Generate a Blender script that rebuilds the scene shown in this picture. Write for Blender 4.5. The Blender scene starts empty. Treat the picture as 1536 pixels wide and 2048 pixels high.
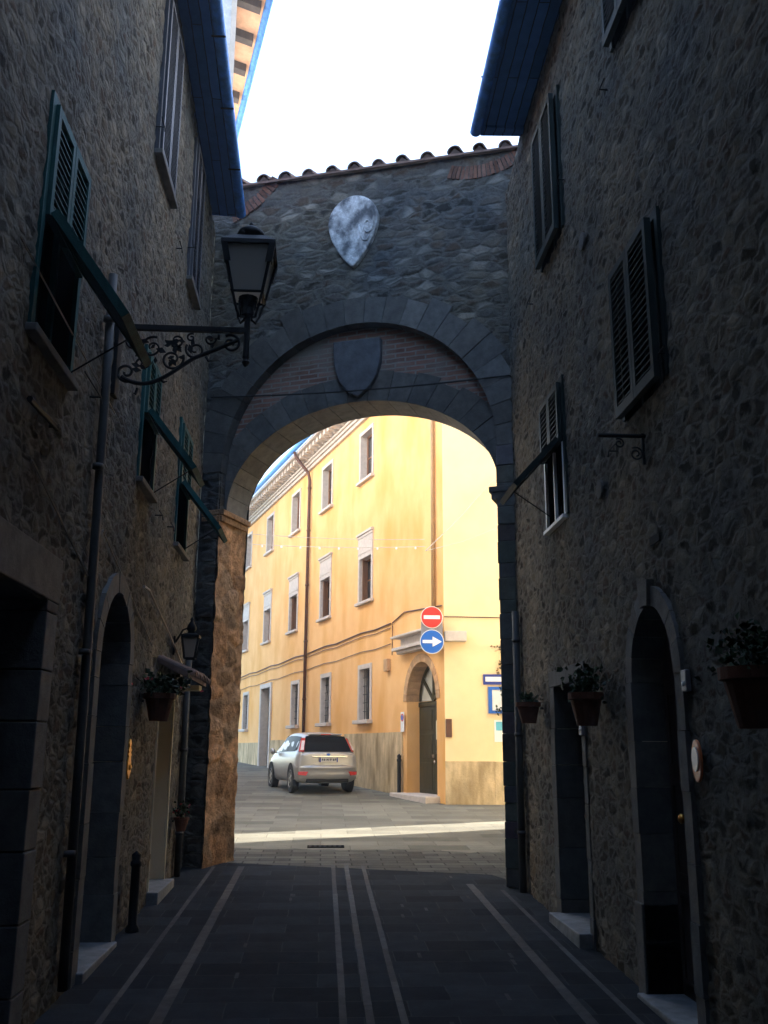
import bpy, bmesh, math, random
from mathutils import Vector, Matrix, noise
random.seed(7)
SC = bpy.context.scene
COL = SC.collection
R = math.radians
V = Vector

# ------------------------------------------------------------------ camera
cam_d = bpy.data.cameras.new("camera"); cam = bpy.data.objects.new("camera", cam_d); COL.objects.link(cam)
YAW, PITCH, ROLL = R(3.5215), R(14.026), R(0.3)
fw = V((math.sin(YAW)*math.cos(PITCH), math.cos(YAW)*math.cos(PITCH), math.sin(PITCH)))
rt = V((math.cos(YAW), -math.sin(YAW), 0)); up = rt.cross(fw)
rt2 = rt*math.cos(ROLL) + up*math.sin(ROLL); up2 = up*math.cos(ROLL) - rt*math.sin(ROLL)
cam.matrix_world = Matrix(((rt2.x, up2.x, -fw.x, 0), (rt2.y, up2.y, -fw.y, 0), (rt2.z, up2.z, -fw.z, 1.92), (0, 0, 0, 1)))
cam_d.sensor_fit = 'VERTICAL'; cam_d.sensor_height = 24.0; cam_d.lens = 24.0*1900/2048
cam_d.clip_start = 0.05; cam_d.clip_end = 2000
SC.camera = cam
SC.render.resolution_x, SC.render.resolution_y = 768, 1024

# ------------------------------------------------------------------ sky, sun, exposure
SUN_EL, SUN_AZ = R(30), math.atan2(0.925, 0.38)          # azimuth from +Y towards +X
w = bpy.data.worlds.new("World"); SC.world = w; w.use_nodes = True
nt = w.node_tree; bg = nt.nodes["Background"]
sky = nt.nodes.new("ShaderNodeTexSky"); sky.sky_type = 'NISHITA'; sky.sun_disc = False
sky.sun_elevation = SUN_EL; sky.sun_rotation = SUN_AZ; sky.dust_density = 1.0; sky.air_density = 1.0
nt.links.new(sky.outputs[0], bg.inputs[0]); bg.inputs[1].default_value = 0.15
sun_d = bpy.data.lights.new("sun", 'SUN'); sun_d.energy = 4.0; sun_d.angle = R(0.5); sun_d.color = (1.0, 0.93, 0.82)
sun = bpy.data.objects.new("sun", sun_d); COL.objects.link(sun)
sdir = V((math.sin(SUN_AZ)*math.cos(SUN_EL), math.cos(SUN_AZ)*math.cos(SUN_EL), math.sin(SUN_EL)))
sun.rotation_euler = sdir.to_track_quat('Z', 'Y').to_euler()
sun.location = sdir*60
SC.view_settings.view_transform = 'Standard'; SC.view_settings.look = 'None'
SC.view_settings.exposure = 2.65; SC.view_settings.gamma = 1.0
SC.cycles.max_bounces = 8; SC.cycles.diffuse_bounces = 5

# ------------------------------------------------------------------ materials
def mat(name, base, rough=0.85, var=0.25, vscale=6.0, bump=0.3, bscale=40.0, metal=0.0, col2=None, streak=0.0,
        spec=0.3, tint=True, brick=None, bdist=0.02, stain=None):
    m = bpy.data.materials.new(name); m.use_nodes = True
    n = m.node_tree; L = n.links; b = n.nodes["Principled BSDF"]
    b.inputs["Roughness"].default_value = rough; b.inputs["Metallic"].default_value = metal
    b.inputs["Specular IOR Level"].default_value = spec
    tc = n.nodes.new("ShaderNodeTexCoord"); mp = n.nodes.new("ShaderNodeMapping")
    L.new(tc.outputs["Object"], mp.inputs[0])
    mp.inputs["Scale"].default_value = (1, 1, 1-streak)
    nz = n.nodes.new("ShaderNodeTexNoise"); nz.inputs["Scale"].default_value = vscale; nz.inputs["Detail"].default_value = 8
    nz.inputs["Roughness"].default_value = 0.65
    L.new(mp.outputs[0], nz.inputs["Vector"])
    rp = n.nodes.new("ShaderNodeValToRGB"); c1 = V(base)*(1-var); c2 = V(col2) if col2 else V(base)*(1+var)
    rp.color_ramp.elements[0].position = 0.32; rp.color_ramp.elements[1].position = 0.68
    rp.color_ramp.elements[0].color = (*c1, 1); rp.color_ramp.elements[1].color = (*c2, 1)
    L.new(nz.outputs["Fac"], rp.inputs[0]); col = rp.outputs[0]
    hsrc = None
    if brick:
        bw, bh, mort, mcol, axis = brick
        bt = n.nodes.new("ShaderNodeTexBrick"); bt.inputs["Scale"].default_value = 1
        bt.inputs["Brick Width"].default_value = bw; bt.inputs["Row Height"].default_value = bh
        bt.inputs["Mortar Size"].default_value = mort; bt.inputs["Mortar"].default_value = (*mcol, 1)
        bt.inputs["Mortar Smooth"].default_value = 0.3
        bt.inputs["Color1"].default_value = (*(V(base)*0.7), 1); bt.inputs["Color2"].default_value = (*(V(base)*1.25), 1)
        sx = n.nodes.new("ShaderNodeSeparateXYZ"); cx = n.nodes.new("ShaderNodeCombineXYZ")
        wn = n.nodes.new("ShaderNodeTexNoise"); wn.inputs["Scale"].default_value = 5
        wm = n.nodes.new("ShaderNodeMixRGB"); wm.blend_type = 'LINEAR_LIGHT'; wm.inputs[0].default_value = 0.012
        L.new(tc.outputs["Object"], wn.inputs["Vector"]); L.new(tc.outputs["Object"], wm.inputs[1]); L.new(wn.outputs["Color"], wm.inputs[2])
        L.new(wm.outputs[0], sx.inputs[0])
        L.new(sx.outputs[axis[0]], cx.inputs[0]); L.new(sx.outputs[axis[1]], cx.inputs[1]); L.new(cx.outputs[0], bt.inputs["Vector"])
        mx = n.nodes.new("ShaderNodeMixRGB"); mx.blend_type = 'OVERLAY'; mx.inputs[0].default_value = 0.45
        L.new(bt.outputs["Color"], mx.inputs[1]); L.new(nz.outputs["Fac"], mx.inputs[2]); col = mx.outputs[0]
        hsrc = bt.outputs["Fac"]
    if stain:
        sn = n.nodes.new("ShaderNodeTexNoise"); sn.inputs["Scale"].default_value = stain[1]; sn.inputs["Detail"].default_value = 5
        sm = n.nodes.new("ShaderNodeMapping"); sm.inputs["Scale"].default_value = stain[2]
        L.new(tc.outputs["Object"], sm.inputs[0]); L.new(sm.outputs[0], sn.inputs["Vector"])
        sr = n.nodes.new("ShaderNodeValToRGB"); sr.color_ramp.elements[0].position = 0.45; sr.color_ramp.elements[1].position = 0.7
        if len(stain) > 3: sr.color_ramp.elements[0].position, sr.color_ramp.elements[1].position = stain[3]
        L.new(sn.outputs["Fac"], sr.inputs[0])
        mx = n.nodes.new("ShaderNodeMixRGB"); L.new(sr.outputs[0], mx.inputs[0]); L.new(col, mx.inputs[1])
        mx.inputs[2].default_value = (*stain[0], 1); col = mx.outputs[0]
    if tint:
        at = n.nodes.new("ShaderNodeAttribute"); at.attribute_name = "tint"
        mx = n.nodes.new("ShaderNodeMixRGB"); mx.blend_type = 'MULTIPLY'; mx.inputs[0].default_value = 1
        L.new(col, mx.inputs[1]); L.new(at.outputs["Color"], mx.inputs[2]); col = mx.outputs[0]
    L.new(col, b.inputs["Base Color"])
    if bump:
        bn = n.nodes.new("ShaderNodeTexNoise"); bn.inputs["Scale"].default_value = bscale; bn.inputs["Detail"].default_value = 6
        bn.inputs["Roughness"].default_value = 0.7
        L.new(tc.outputs["Object"], bn.inputs["Vector"])
        bp = n.nodes.new("ShaderNodeBump"); bp.inputs["Strength"].default_value = bump; bp.inputs["Distance"].default_value = bdist
        h = bn.outputs["Fac"]
        if hsrc:
            mm = n.nodes.new("ShaderNodeMath"); mm.operation = 'MULTIPLY_ADD'
            L.new(hsrc, mm.inputs[0]); mm.inputs[1].default_value = -0.8; L.new(h, mm.inputs[2]); h = mm.outputs[0]
        L.new(h, bp.inputs["Height"]); L.new(bp.outputs[0], b.inputs["Normal"])
    return m

def rubble_mat(name, base, scale, mortar, warm, lo=.34, hi=2.3, bdist=.03, warp=.06, smear=.8):
    """field stones of many sizes and tones bedded in paler rough mortar"""
    m = bpy.data.materials.new(name); m.use_nodes = True
    n = m.node_tree; L = n.links; b = n.nodes["Principled BSDF"]; N = n.nodes.new
    b.inputs["Roughness"].default_value = .95; b.inputs["Specular IOR Level"].default_value = .1
    tc = N("ShaderNodeTexCoord"); wn = N("ShaderNodeTexNoise"); wn.inputs["Scale"].default_value = 4.5; wn.inputs["Detail"].default_value = 5
    wm = N("ShaderNodeMixRGB"); wm.blend_type = 'LINEAR_LIGHT'; wm.inputs[0].default_value = warp
    L.new(tc.outputs["Object"], wn.inputs["Vector"]); L.new(tc.outputs["Object"], wm.inputs[1]); L.new(wn.outputs["Color"], wm.inputs[2])
    wl = N("ShaderNodeTexNoise"); wl.inputs["Scale"].default_value = 1.3; wl.inputs["Detail"].default_value = 2; L.new(tc.outputs["Object"], wl.inputs["Vector"])
    wx = N("ShaderNodeMixRGB"); wx.blend_type = 'LINEAR_LIGHT'; wx.inputs[0].default_value = .07; L.new(wm.outputs[0], wx.inputs[1]); L.new(wl.outputs["Color"], wx.inputs[2])
    mp = N("ShaderNodeMapping"); mp.inputs["Scale"].default_value = scale; L.new(wx.outputs[0], mp.inputs[0])
    ve = N("ShaderNodeTexVoronoi"); ve.feature = 'DISTANCE_TO_EDGE'; ve.inputs["Scale"].default_value = 1; L.new(mp.outputs[0], ve.inputs["Vector"])
    vc = N("ShaderNodeTexVoronoi"); vc.feature = 'F1'; vc.inputs["Scale"].default_value = 1; L.new(mp.outputs[0], vc.inputs["Vector"])
    sx = N("ShaderNodeSeparateColor"); L.new(vc.outputs["Color"], sx.inputs[0])
    cr = N("ShaderNodeValToRGB"); L.new(sx.outputs[0], cr.inputs[0])
    B = V(base); e = cr.color_ramp.elements
    e[0].position = 0; e[0].color = (*(B*lo), 1); e[1].position = 1; e[1].color = (*(B*hi), 1)
    for p, k, t in ((.25, .75, V((1.08, 1, .9))), (.45, 1.0, V((.95, 1, 1.06))), (.6, .65, V((1+warm*2, .95, .8))), (.8, 1.25, V((1.05, 1, .92)))):
        q = e.new(p); q.color = (*[a*k*c for a, c in zip(B, t)], 1)
    # mortar mask, broken by noise so the pointing smears over stones
    n1 = N("ShaderNodeTexNoise"); n1.inputs["Scale"].default_value = 19; n1.inputs["Detail"].default_value = 7; n1.inputs["Roughness"].default_value = .75; L.new(tc.outputs["Object"], n1.inputs["Vector"])
    ma = N("ShaderNodeMath"); ma.operation = 'MULTIPLY_ADD'; L.new(n1.outputs["Fac"], ma.inputs[0]); ma.inputs[1].default_value = -smear; ma.inputs[2].default_value = smear*.44
    mb = N("ShaderNodeMath"); mb.operation = 'ADD'; L.new(ve.outputs["Distance"], mb.inputs[0]); L.new(ma.outputs[0], mb.inputs[1])
    mr = N("ShaderNodeMapRange"); mr.inputs[1].default_value = -.03; mr.inputs[2].default_value = .20; L.new(mb.outputs[0], mr.inputs[0])
    mx = N("ShaderNodeMixRGB"); mx.inputs[1].default_value = (*mortar, 1); L.new(mr.outputs[0], mx.inputs[0]); L.new(cr.outputs[0], mx.inputs[2])
    # fine grain and broad weathering
    gr = N("ShaderNodeMixRGB"); gr.blend_type = 'OVERLAY'; gr.inputs[0].default_value = .75; L.new(mx.outputs[0], gr.inputs[1]); L.new(n1.outputs["Fac"], gr.inputs[2])
    n2 = N("ShaderNodeTexNoise"); n2.inputs["Scale"].default_value = .8; n2.inputs["Detail"].default_value = 4; L.new(tc.outputs["Object"], n2.inputs["Vector"])
    r2 = N("ShaderNodeValToRGB"); r2.color_ramp.elements[0].position = .3; r2.color_ramp.elements[1].position = .72
    r2.color_ramp.elements[0].color = (.64, .70, .77, 1); r2.color_ramp.elements[1].color = (1.24, 1.12, .94, 1); L.new(n2.outputs["Fac"], r2.inputs[0])
    w2 = N("ShaderNodeMixRGB"); w2.blend_type = 'MULTIPLY'; w2.inputs[0].default_value = 1; L.new(gr.outputs[0], w2.inputs[1]); L.new(r2.outputs[0], w2.inputs[2])
    L.new(w2.outputs[0], b.inputs["Base Color"])
    hm = N("ShaderNodeMath"); hm.operation = 'MULTIPLY_ADD'; L.new(n1.outputs["Fac"], hm.inputs[0]); hm.inputs[1].default_value = .7; L.new(mr.outputs[0], hm.inputs[2])
    bp = N("ShaderNodeBump"); bp.inputs["Strength"].default_value = .6; bp.inputs["Distance"].default_value = bdist; L.new(hm.outputs[0], bp.inputs["Height"]); L.new(bp.outputs[0], b.inputs["Normal"])
    return m

M = {}
M['rubble'] = rubble_mat('rubble_stone', (.120, .108, .088), (7.0, 7.0, 12.5), (.175, .163, .14), .14)
M['rubble_arch'] = rubble_mat('arch_rubble_stone', (.112, .108, .10), (4.2, 4.2, 9.0), (.125, .122, .114), .12, smear=.6, hi=2.5)
M['jamb'] = rubble_mat('warm_jamb_stone', (.095, .056, .036), (3.4, 3.4, 6.5), (.085, .058, .042), .08, .5, 1.9)
M['block'] = mat('cut_stone', (.135, .13, .12), .85, .28, 8, .5, 45, bdist=.015)
M['jamb'] = mat('warm_jamb_stone', (.40, .24, .135), .95, .5, 10, .9, 30, bdist=.04, spec=.1)
M['brick'] = mat('old_brick', (.24, .11, .075), .9, .3, 8, .6, 40, brick=(.27, .068, .012, (.24, .21, .18), ('X', 'Z')), bdist=.012)
M['brickblk'] = mat('brick_pieces', (.27, .14, .10), .9, .4, 9, .5, 50)
M['marble'] = mat('weathered_marble', (.55, .57, .59), .7, .35, 22, .8, 14, stain=((.09, .10, .115), 5.0, (1.1, 1.1, .8), (.40, .62)), bdist=.03)
M['shieldgrey'] = mat('grey_shield_stone', (.11, .115, .125), .85, .3, 6, .4, 40)
M['eave'] = mat('glare_blue_eave', (.07, .19, .50), .8, .5, 7, .5, 30, streak=.3, spec=.1, brick=(2.2, .12, .008, (.02, .04, .09), ('Y', 'X')))  # blue paints lens glare along the roof edge into the boards
M['gutter'] = mat('glare_blue_gutter_metal', (.09, .30, .78), .6, .35, 9, .15, 20, metal=.2, spec=.5)  # lens glare blue put into the gutter colour as well
M['tile'] = mat('terracotta_tile', (.19, .125, .10), .9, .4, 7, .4, 40)
M['tilesoff'] = mat('terracotta_soffit', (.62, .36, .22), .85, .2, 5, .3, 30)
M['darkwood'] = mat('dark_wood', (.055, .038, .03), .6, .35, 9, .3, 60, streak=.85)
M['brownshut'] = mat('grey_brown_shutter_paint', (.05, .052, .065), .55, .3, 7, .2, 60, streak=.8)
M['green'] = mat('green_shutter_paint', (.018, .088, .086), .6, .4, 9, .3, 60, streak=.8, spec=.15)
M['dgreen'] = mat('dark_green_shutter_paint', (.010, .021, .019), .6, .3, 7, .2, 60, streak=.8)
M['iron'] = mat('black_iron', (.012, .013, .015), .6, .3, 20, .2, 60, spec=.2)
M['grime'] = mat('grey_conduit', (.075, .075, .072), .6, .2, 8, .1, 40)
M['cable'] = mat('black_cable', (.02, .02, .02), .7, .1, 8, 0)
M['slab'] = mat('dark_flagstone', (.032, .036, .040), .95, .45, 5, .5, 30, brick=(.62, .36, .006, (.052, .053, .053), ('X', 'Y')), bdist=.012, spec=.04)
M['strip'] = mat('pale_stone_strip', (.078, .077, .075), .9, .3, 9, .4, 40, bdist=.01)
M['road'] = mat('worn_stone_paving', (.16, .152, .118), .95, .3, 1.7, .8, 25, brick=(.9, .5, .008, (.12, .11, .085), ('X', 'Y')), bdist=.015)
M['step'] = mat('pale_step_stone', (.20, .21, .215), .7, .3, 8, .3, 40)
M['ochre'] = mat('ochre_plaster', (.86, .47, .175), .9, .06, 1.2, .15, 60, col2=(.88, .52, .215), stain=((.74, .37, .10), 1.1, (1, 1, .45)))
M['ochre2'] = mat('pale_ochre_plaster', (.88, .65, .36), .9, .06, 1.2, .15, 60, col2=(.90, .69, .40))
M['dado'] = mat('stained_dado', (.60, .46, .27), .9, .3, 3, .5, 20, streak=.4, stain=((.30, .21, .10), 2.2, (1.5, 1.5, .4)))
M['frame'] = mat('pale_stone_frame', (.56, .49, .43), .8, .12, 8, .2, 40)
M['cornice'] = mat('cornice_stone', (.50, .43, .36), .85, .15, 6, .2, 40)
M['pipe'] = mat('brown_copper_pipe', (.12, .055, .035), .5, .2, 6, .05, 30, metal=.1)
M['brownwin'] = mat('brown_window_wood', (.25, .12, .06), .6, .25, 9, .2, 60, streak=.8)
M['pane'] = mat('dark_window_glass', (.05, .05, .048), .12, .1, 3, 0, spec=.6)
M['doorgreen'] = mat('dark_green_door', (.045, .04, .018), .5, .3, 8, .3, 50, streak=.85)
M['white'] = mat('white_paint', (.80, .80, .78), .5, .04, 8, 0)
M['paper'] = mat('paper_notice', (.70, .64, .46), .8, .1, 30, 0)
M['red'] = mat('sign_red', (.62, .045, .035), .4, .05, 8, 0)
M['blue'] = mat('sign_blue', (.02, .13, .50), .4, .05, 8, 0)
M['navy'] = mat('board_navy', (.02, .045, .26), .4, .05, 8, 0)
M['cyan'] = mat('poster_cyan', (.15, .5, .62), .6, .1, 8, 0)
M['grey'] = mat('grey_metal', (.25, .24, .26), .5, .1, 8, .05, 30, metal=.3)
M['brass'] = mat('polished_brass', (.80, .42, .10), .28, .12, 20, .1, 60, metal=1.0)
M['chrome'] = mat('chrome', (.75, .72, .66), .2, .05, 9, 0, metal=1.0)
M['ceramic'] = mat('ceramic_white', (.82, .80, .74), .25, .05, 9, 0, spec=.6)
M['ceramicred'] = mat('ceramic_red', (.75, .2, .06), .3, .2, 30, 0, spec=.6)
M['terracotta'] = mat('terracotta_pot', (.16, .06, .033), .85, .25, 10, .3, 50)
M['leaf'] = mat('leaf_green', (.02, .042, .014), .6, .5, 14, 0)
M['leafdry'] = mat('leaf_brown', (.16, .10, .035), .7, .5, 14, 0)
M['flower'] = mat('red_flower', (.5, .05, .06), .6, .3, 14, 0)
M['soil'] = mat('potting_soil', (.05, .035, .025), .95, .3, 20, .6, 40)
M['carpaint'] = mat('champagne_car_paint', (.43, .425, .41), .3, .02, 3, 0, metal=.45, spec=.6, tint=False)
M['carglass'] = mat('car_glass', (.010, .011, .012), .3, .05, 3, 0, spec=.03, tint=False)
M['rubber'] = mat('tyre_rubber', (.02, .02, .02), .8, .2, 20, .2, 50)
M['rim'] = mat('alloy_rim', (.5, .48, .44), .35, .1, 10, 0, metal=.8)
M['lampred'] = mat('tail_lamp_red', (.55, .03, .025), .2, .1, 10, 0, spec=.6)
M['lampclear'] = mat('tail_lamp_clear', (.75, .62, .62), .2, .1, 10, 0, spec=.6)
M['plate'] = mat('number_plate', (.58, .55, .48), .5, .04, 10, 0)
M['plaster'] = mat('rear_house_plaster', (.80, .70, .50), .9, .06, 2, .2, 40)
M['greywall'] = mat('grey_gable_stone', (.62, .63, .65), .9, .2, 6, .6, 25)
M['interior'] = mat('dark_interior', (.02, .018, .016), .9, .1, 5, 0)
def lampglass():
    m = bpy.data.materials.new('frosted_lamp_glass'); m.use_nodes = True; n = m.node_tree; L = n.links
    b = n.nodes["Principled BSDF"]; b.inputs["Base Color"].default_value = (.30, .29, .26, 1); b.inputs["Roughness"].default_value = .55
    tr = n.nodes.new("ShaderNodeBsdfTranslucent"); tr.inputs[0].default_value = (.6, .58, .52, 1)
    mx = n.nodes.new("ShaderNodeMixShader"); mx.inputs[0].default_value = .35
    nz = n.nodes.new("ShaderNodeTexNoise"); nz.inputs["Scale"].default_value = 9
    bp = n.nodes.new("ShaderNodeBump"); bp.inputs["Strength"].default_value = .1; L.new(nz.outputs[0], bp.inputs["Height"]); L.new(bp.outputs[0], b.inputs["Normal"])
    L.new(b.outputs[0], mx.inputs[1]); L.new(tr.outputs[0], mx.inputs[2]); L.new(mx.outputs[0], n.nodes["Material Output"].inputs[0])
    return m
M['lampglass'] = lampglass()

# ------------------------------------------------------------------ mesh helpers
Z = V((0, 0, 1))
class MB:
    def __init__(s): s.v = []; s.f = []; s.t = []; s.mi = []; s.cur = 0
    def add(s, vs, fs, tint=(1, 1, 1)):
        o = len(s.v); s.v += [V(p) for p in vs]
        for f in fs: s.f.append([i+o for i in f]); s.t.append(tint); s.mi.append(s.cur)
    def box(s, a, b, tint=(1, 1, 1)):                      # axis aligned
        (x0, y0, z0), (x1, y1, z1) = a, b
        s.add([(x0,y0,z0),(x1,y0,z0),(x1,y1,z0),(x0,y1,z0),(x0,y0,z1),(x1,y0,z1),(x1,y1,z1),(x0,y1,z1)],
              [(0,3,2,1),(4,5,6,7),(0,1,5,4),(1,2,6,5),(2,3,7,6),(3,0,4,7)], tint)
    def fbox(s, F, u0, u1, n0, n1, z0, z1, tint=(1, 1, 1)):  # box in a wall frame
        P = [F.p(u, n, z) for z in (z0, z1) for (u, n) in ((u0, n0), (u1, n0), (u1, n1), (u0, n1))]
        s.add(P, [(0,3,2,1),(4,5,6,7),(0,1,5,4),(1,2,6,5),(2,3,7,6),(3,0,4,7)], tint)
    def hexa(s, P, tint=(1, 1, 1)):
        s.add(P, [(0,3,2,1),(4,5,6,7),(0,1,5,4),(1,2,6,5),(2,3,7,6),(3,0,4,7)], tint)
    def prism(s, pts, d, tint=(1, 1, 1)):                  # planar polygon pts extruded by vector d
        n = len(pts); d = V(d); P = [V(p) for p in pts]; P2 = [p+d for p in P]
        s.add(P+P2, [list(range(n))[::-1], list(range(n, 2*n))] + [(i, (i+1) % n, n+(i+1) % n, n+i) for i in range(n)], tint)
    def strip(s, A, B, tint=(1, 1, 1), close=False):
        n = len(A); m = n if close else n-1
        s.add(list(A)+list(B), [(i, (i+1) % n, n+(i+1) % n, n+i) for i in range(m)], tint)
    def tube(s, pts, r, k=8, tint=(1, 1, 1), cap=True):
        pts = [V(p) for p in pts]; rings = []
        prev = None
        for i, p in enumerate(pts):
            t = (pts[min(i+1, len(pts)-1)]-pts[max(i-1, 0)]).normalized()
            if prev is None: a = t.cross(Z if abs(t.z) < .9 else V((1, 0, 0))).normalized()
            else: a = (prev - t*prev.dot(t)).normalized()
            prev = a; b = t.cross(a); rr = r[i] if isinstance(r, (list, tuple)) else r
            rings.append([p+(a*math.cos(q)+b*math.sin(q))*rr for q in [2*math.pi*j/k for j in range(k)]])
        vs = [p for g in rings for p in g]; fs = []
        for i in range(len(rings)-1):
            for j in range(k): fs.append((i*k+j, i*k+(j+1) % k, (i+1)*k+(j+1) % k, (i+1)*k+j))
        if cap: fs += [list(range(k))[::-1], [(len(rings)-1)*k+j for j in range(k)]]
        s.add(vs, fs, tint)
    def lathe(s, c, prof, k=16, axis=Z, a0=0, a1=2*math.pi, tint=(1, 1, 1), caps=True):   # prof [(r,h)]
        axis = V(axis).normalized(); A = axis.cross(V((0, 1, 0)) if abs(axis.y) < .9 else V((1, 0, 0))).normalized(); B = axis.cross(A); c = V(c)
        full = abs(a1-a0-2*math.pi) < 1e-6; kk = k if full else k+1
        vs = [c+axis*h+(A*math.cos(q)+B*math.sin(q))*r for (r, h) in prof for q in [a0+(a1-a0)*j/k for j in range(kk)]]
        fs = []
        for i in range(len(prof)-1):
            for j in range(k): fs.append((i*kk+j, i*kk+(j+1) % kk, (i+1)*kk+(j+1) % kk, (i+1)*kk+j))
        if caps and full:
            if prof[0][0] > 1e-5: fs.append(list(range(kk))[::-1])
            if prof[-1][0] > 1e-5: fs.append([(len(prof)-1)*kk+j for j in range(kk)])
        s.add(vs, fs, tint)
    def build(s, name, m, parent=None, smooth=False, bevel=0, fix=True):
        off = V((0, 0, 0)); q = parent
        while q is not None: off += q.location; q = q.parent
        me = bpy.data.meshes.new(name); me.from_pydata([p-off for p in s.v], [], s.f); me.validate()
        ca = me.color_attributes.new("tint", 'FLOAT_COLOR', 'CORNER')
        i = 0
        dat = []
        for p, t in zip(me.polygons, s.t):
            for _ in p.loop_indices: dat += [t[0], t[1], t[2], 1.0]
        if len(dat) == 4*len(ca.data): ca.data.foreach_set("color", dat)
        ms = m if isinstance(m, list) else [m]
        for x in ms: me.materials.append(x)
        if len(ms) > 1:
            for p, k in zip(me.polygons, s.mi): p.material_index = k
        if fix:
            bm = bmesh.new(); bm.from_mesh(me); bmesh.ops.recalc_face_normals(bm, faces=bm.faces); bm.to_mesh(me); bm.free()
        if smooth:
            me.polygons.foreach_set("use_smooth", [True]*len(me.polygons))
        o = bpy.data.objects.new(name, me); COL.objects.link(o); o.parent = parent
        if bevel:
            b = o.modifiers.new("bevel", 'BEVEL'); b.width = bevel; b.segments = 2; b.limit_method = 'ANGLE'
        return o
class Frame:                                                # u along the wall, n outwards, z up
    def __init__(s, O, U, N): s.O = V(O); s.U = V(U).normalized(); s.N = V(N).normalized()
    def p(s, u, n, z): return s.O + s.U*u + s.N*n + Z*z
def thing(name, label, cat, loc, group=None):
    o = bpy.data.objects.new(name, None); o.empty_display_size = .2; COL.objects.link(o); o.location = loc
    o['label'] = label; o['category'] = cat
    if group: o['group'] = group
    return o
def tag(o, label, cat, group=None):
    o['label'] = label; o['category'] = cat
    if group: o['group'] = group
    return o
def struct(o, kind='structure'): o['kind'] = kind; return o
SL = .0314
def gz(y): return SL*y

def rubble(name, F, u0, u1, z0, z1, m, parent, hole=None, step=.036, amp=.012, cell=(.17, .10), seed=0., top=None, warm=0.):
    """displaced stone wall: every stone its own relief and tint"""
    nu = int((u1-u0)/step)+1; nz_ = int((z1-z0)/step)+1
    vs = []; cs = []
    for j in range(nz_+1):
        z = z0+(z1-z0)*j/nz_
        for i in range(nu+1):
            u = u0+(u1-u0)*i/nu
            q = V((u/cell[0]+seed, z/cell[1], seed)); wv = noise.noise_vector(q*.6)
            q2 = q + wv*.55
            d, pts = noise.voronoi(q2)
            e = min(1., max(0., (d[1]-d[0])*3.2)); p = pts[0]
            h = noise.cell(p*7.31+V((.5, .5, .5))); h2 = noise.cell(p*5.17+V((3.5, 9.5, 1.5)))
            big = noise.noise(V((u*.7+seed, z*.7, 3.1)))
            n = amp*(e*(.55+.45*h)-.5) + .012*noise.noise(V((u*9, z*9, seed))) + .02*big
            zz = z if top is None else z0+(top(u)-z0)*(j/nz_)
            vs.append(F.p(u, n, zz))
            k = (.55+.95*abs(h)**1.5)*e + 1.0*(1-e)
            k *= 1+.22*big
            r = k*(1+.10*(h2)+warm); g = k; b = k*(1-.10*h2-warm)
            cs.append((r, g, b, 1))
    fs = []
    for j in range(nz_):
        for i in range(nu):
            uc = u0+(u1-u0)*(i+.5)/nu; zc = z0+(z1-z0)*(j+.5)/nz_
            if top is not None: zc = z0+(top(uc)-z0)*((j+.5)/nz_)
            if hole and hole(uc, zc): continue
            a = j*(nu+1)+i; fs.append((a, a+1, a+nu+2, a+nu+1))
    off = V((0, 0, 0)); q = parent
    while q is not None: off += q.location; q = q.parent
    me = bpy.data.meshes.new(name); me.from_pydata([p-off for p in vs], [], fs)
    ca = me.color_attributes.new("tint", 'FLOAT_COLOR', 'POINT')
    ca.data.foreach_set("color", [x for c in cs for x in c])
    me.materials.append(m); me.polygons.foreach_set("use_smooth", [True]*len(me.polygons))
    o = bpy.data.objects.new(name, me); COL.objects.link(o); o.parent = parent
    return o
def rnd(a=.8, b=1.2): return random.uniform(a, b)
def gtint(a=.75, b=1.2, w=.06):
    k = rnd(a, b); q = random.uniform(-w, w); return (k*(1+q), k, k*(1-q))
def arc(c, r, a0, a1, n): return [(c[0]+r*math.cos(R(a0+(a1-a0)*i/n)), c[1]+r*math.sin(R(a0+(a1-a0)*i/n))) for i in range(n+1)]

# ------------------------------------------------------------------ ground
g = MB(); g.add([(-90, -40, gz(-40)-.012), (90, -40, gz(-40)-.012), (90, 140, gz(140)-.012), (-90, 140, gz(140)-.012)], [(0, 1, 2, 3)])
struct(g.build('road', M['road']))
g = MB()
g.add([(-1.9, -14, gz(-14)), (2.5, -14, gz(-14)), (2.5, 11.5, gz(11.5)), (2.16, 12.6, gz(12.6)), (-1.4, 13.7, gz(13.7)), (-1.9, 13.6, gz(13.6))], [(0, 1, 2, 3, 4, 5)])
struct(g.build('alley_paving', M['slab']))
M['cobble'] = mat('mixed_falloff_paving', (.105, .10, .084), .95, .45, 3.5, .8, 28, brick=(.42, .22, .012, (.05, .047, .04), ('X', 'Y')), bdist=.02, spec=.1)  # rougher paving; its mid tone also paints the light falloff at the arch
g = MB(); A = []; B_ = []
for i in range(41):
    x = -2.0+5.4*i/40; ya = 13.55-.35*(x+1.4); yb = 15.0-.12*x+.35*noise.noise(V((x*1.1, 2.2, 0)))+.18*noise.noise(V((x*4, 5.2, 0)))
    A.append((x, ya, gz(ya)-.006)); B_.append((x, yb, gz(yb)-.006))
g.strip(A, B_); struct(g.build('falloff_threshold_paving', M['cobble']))
g = MB()
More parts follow.
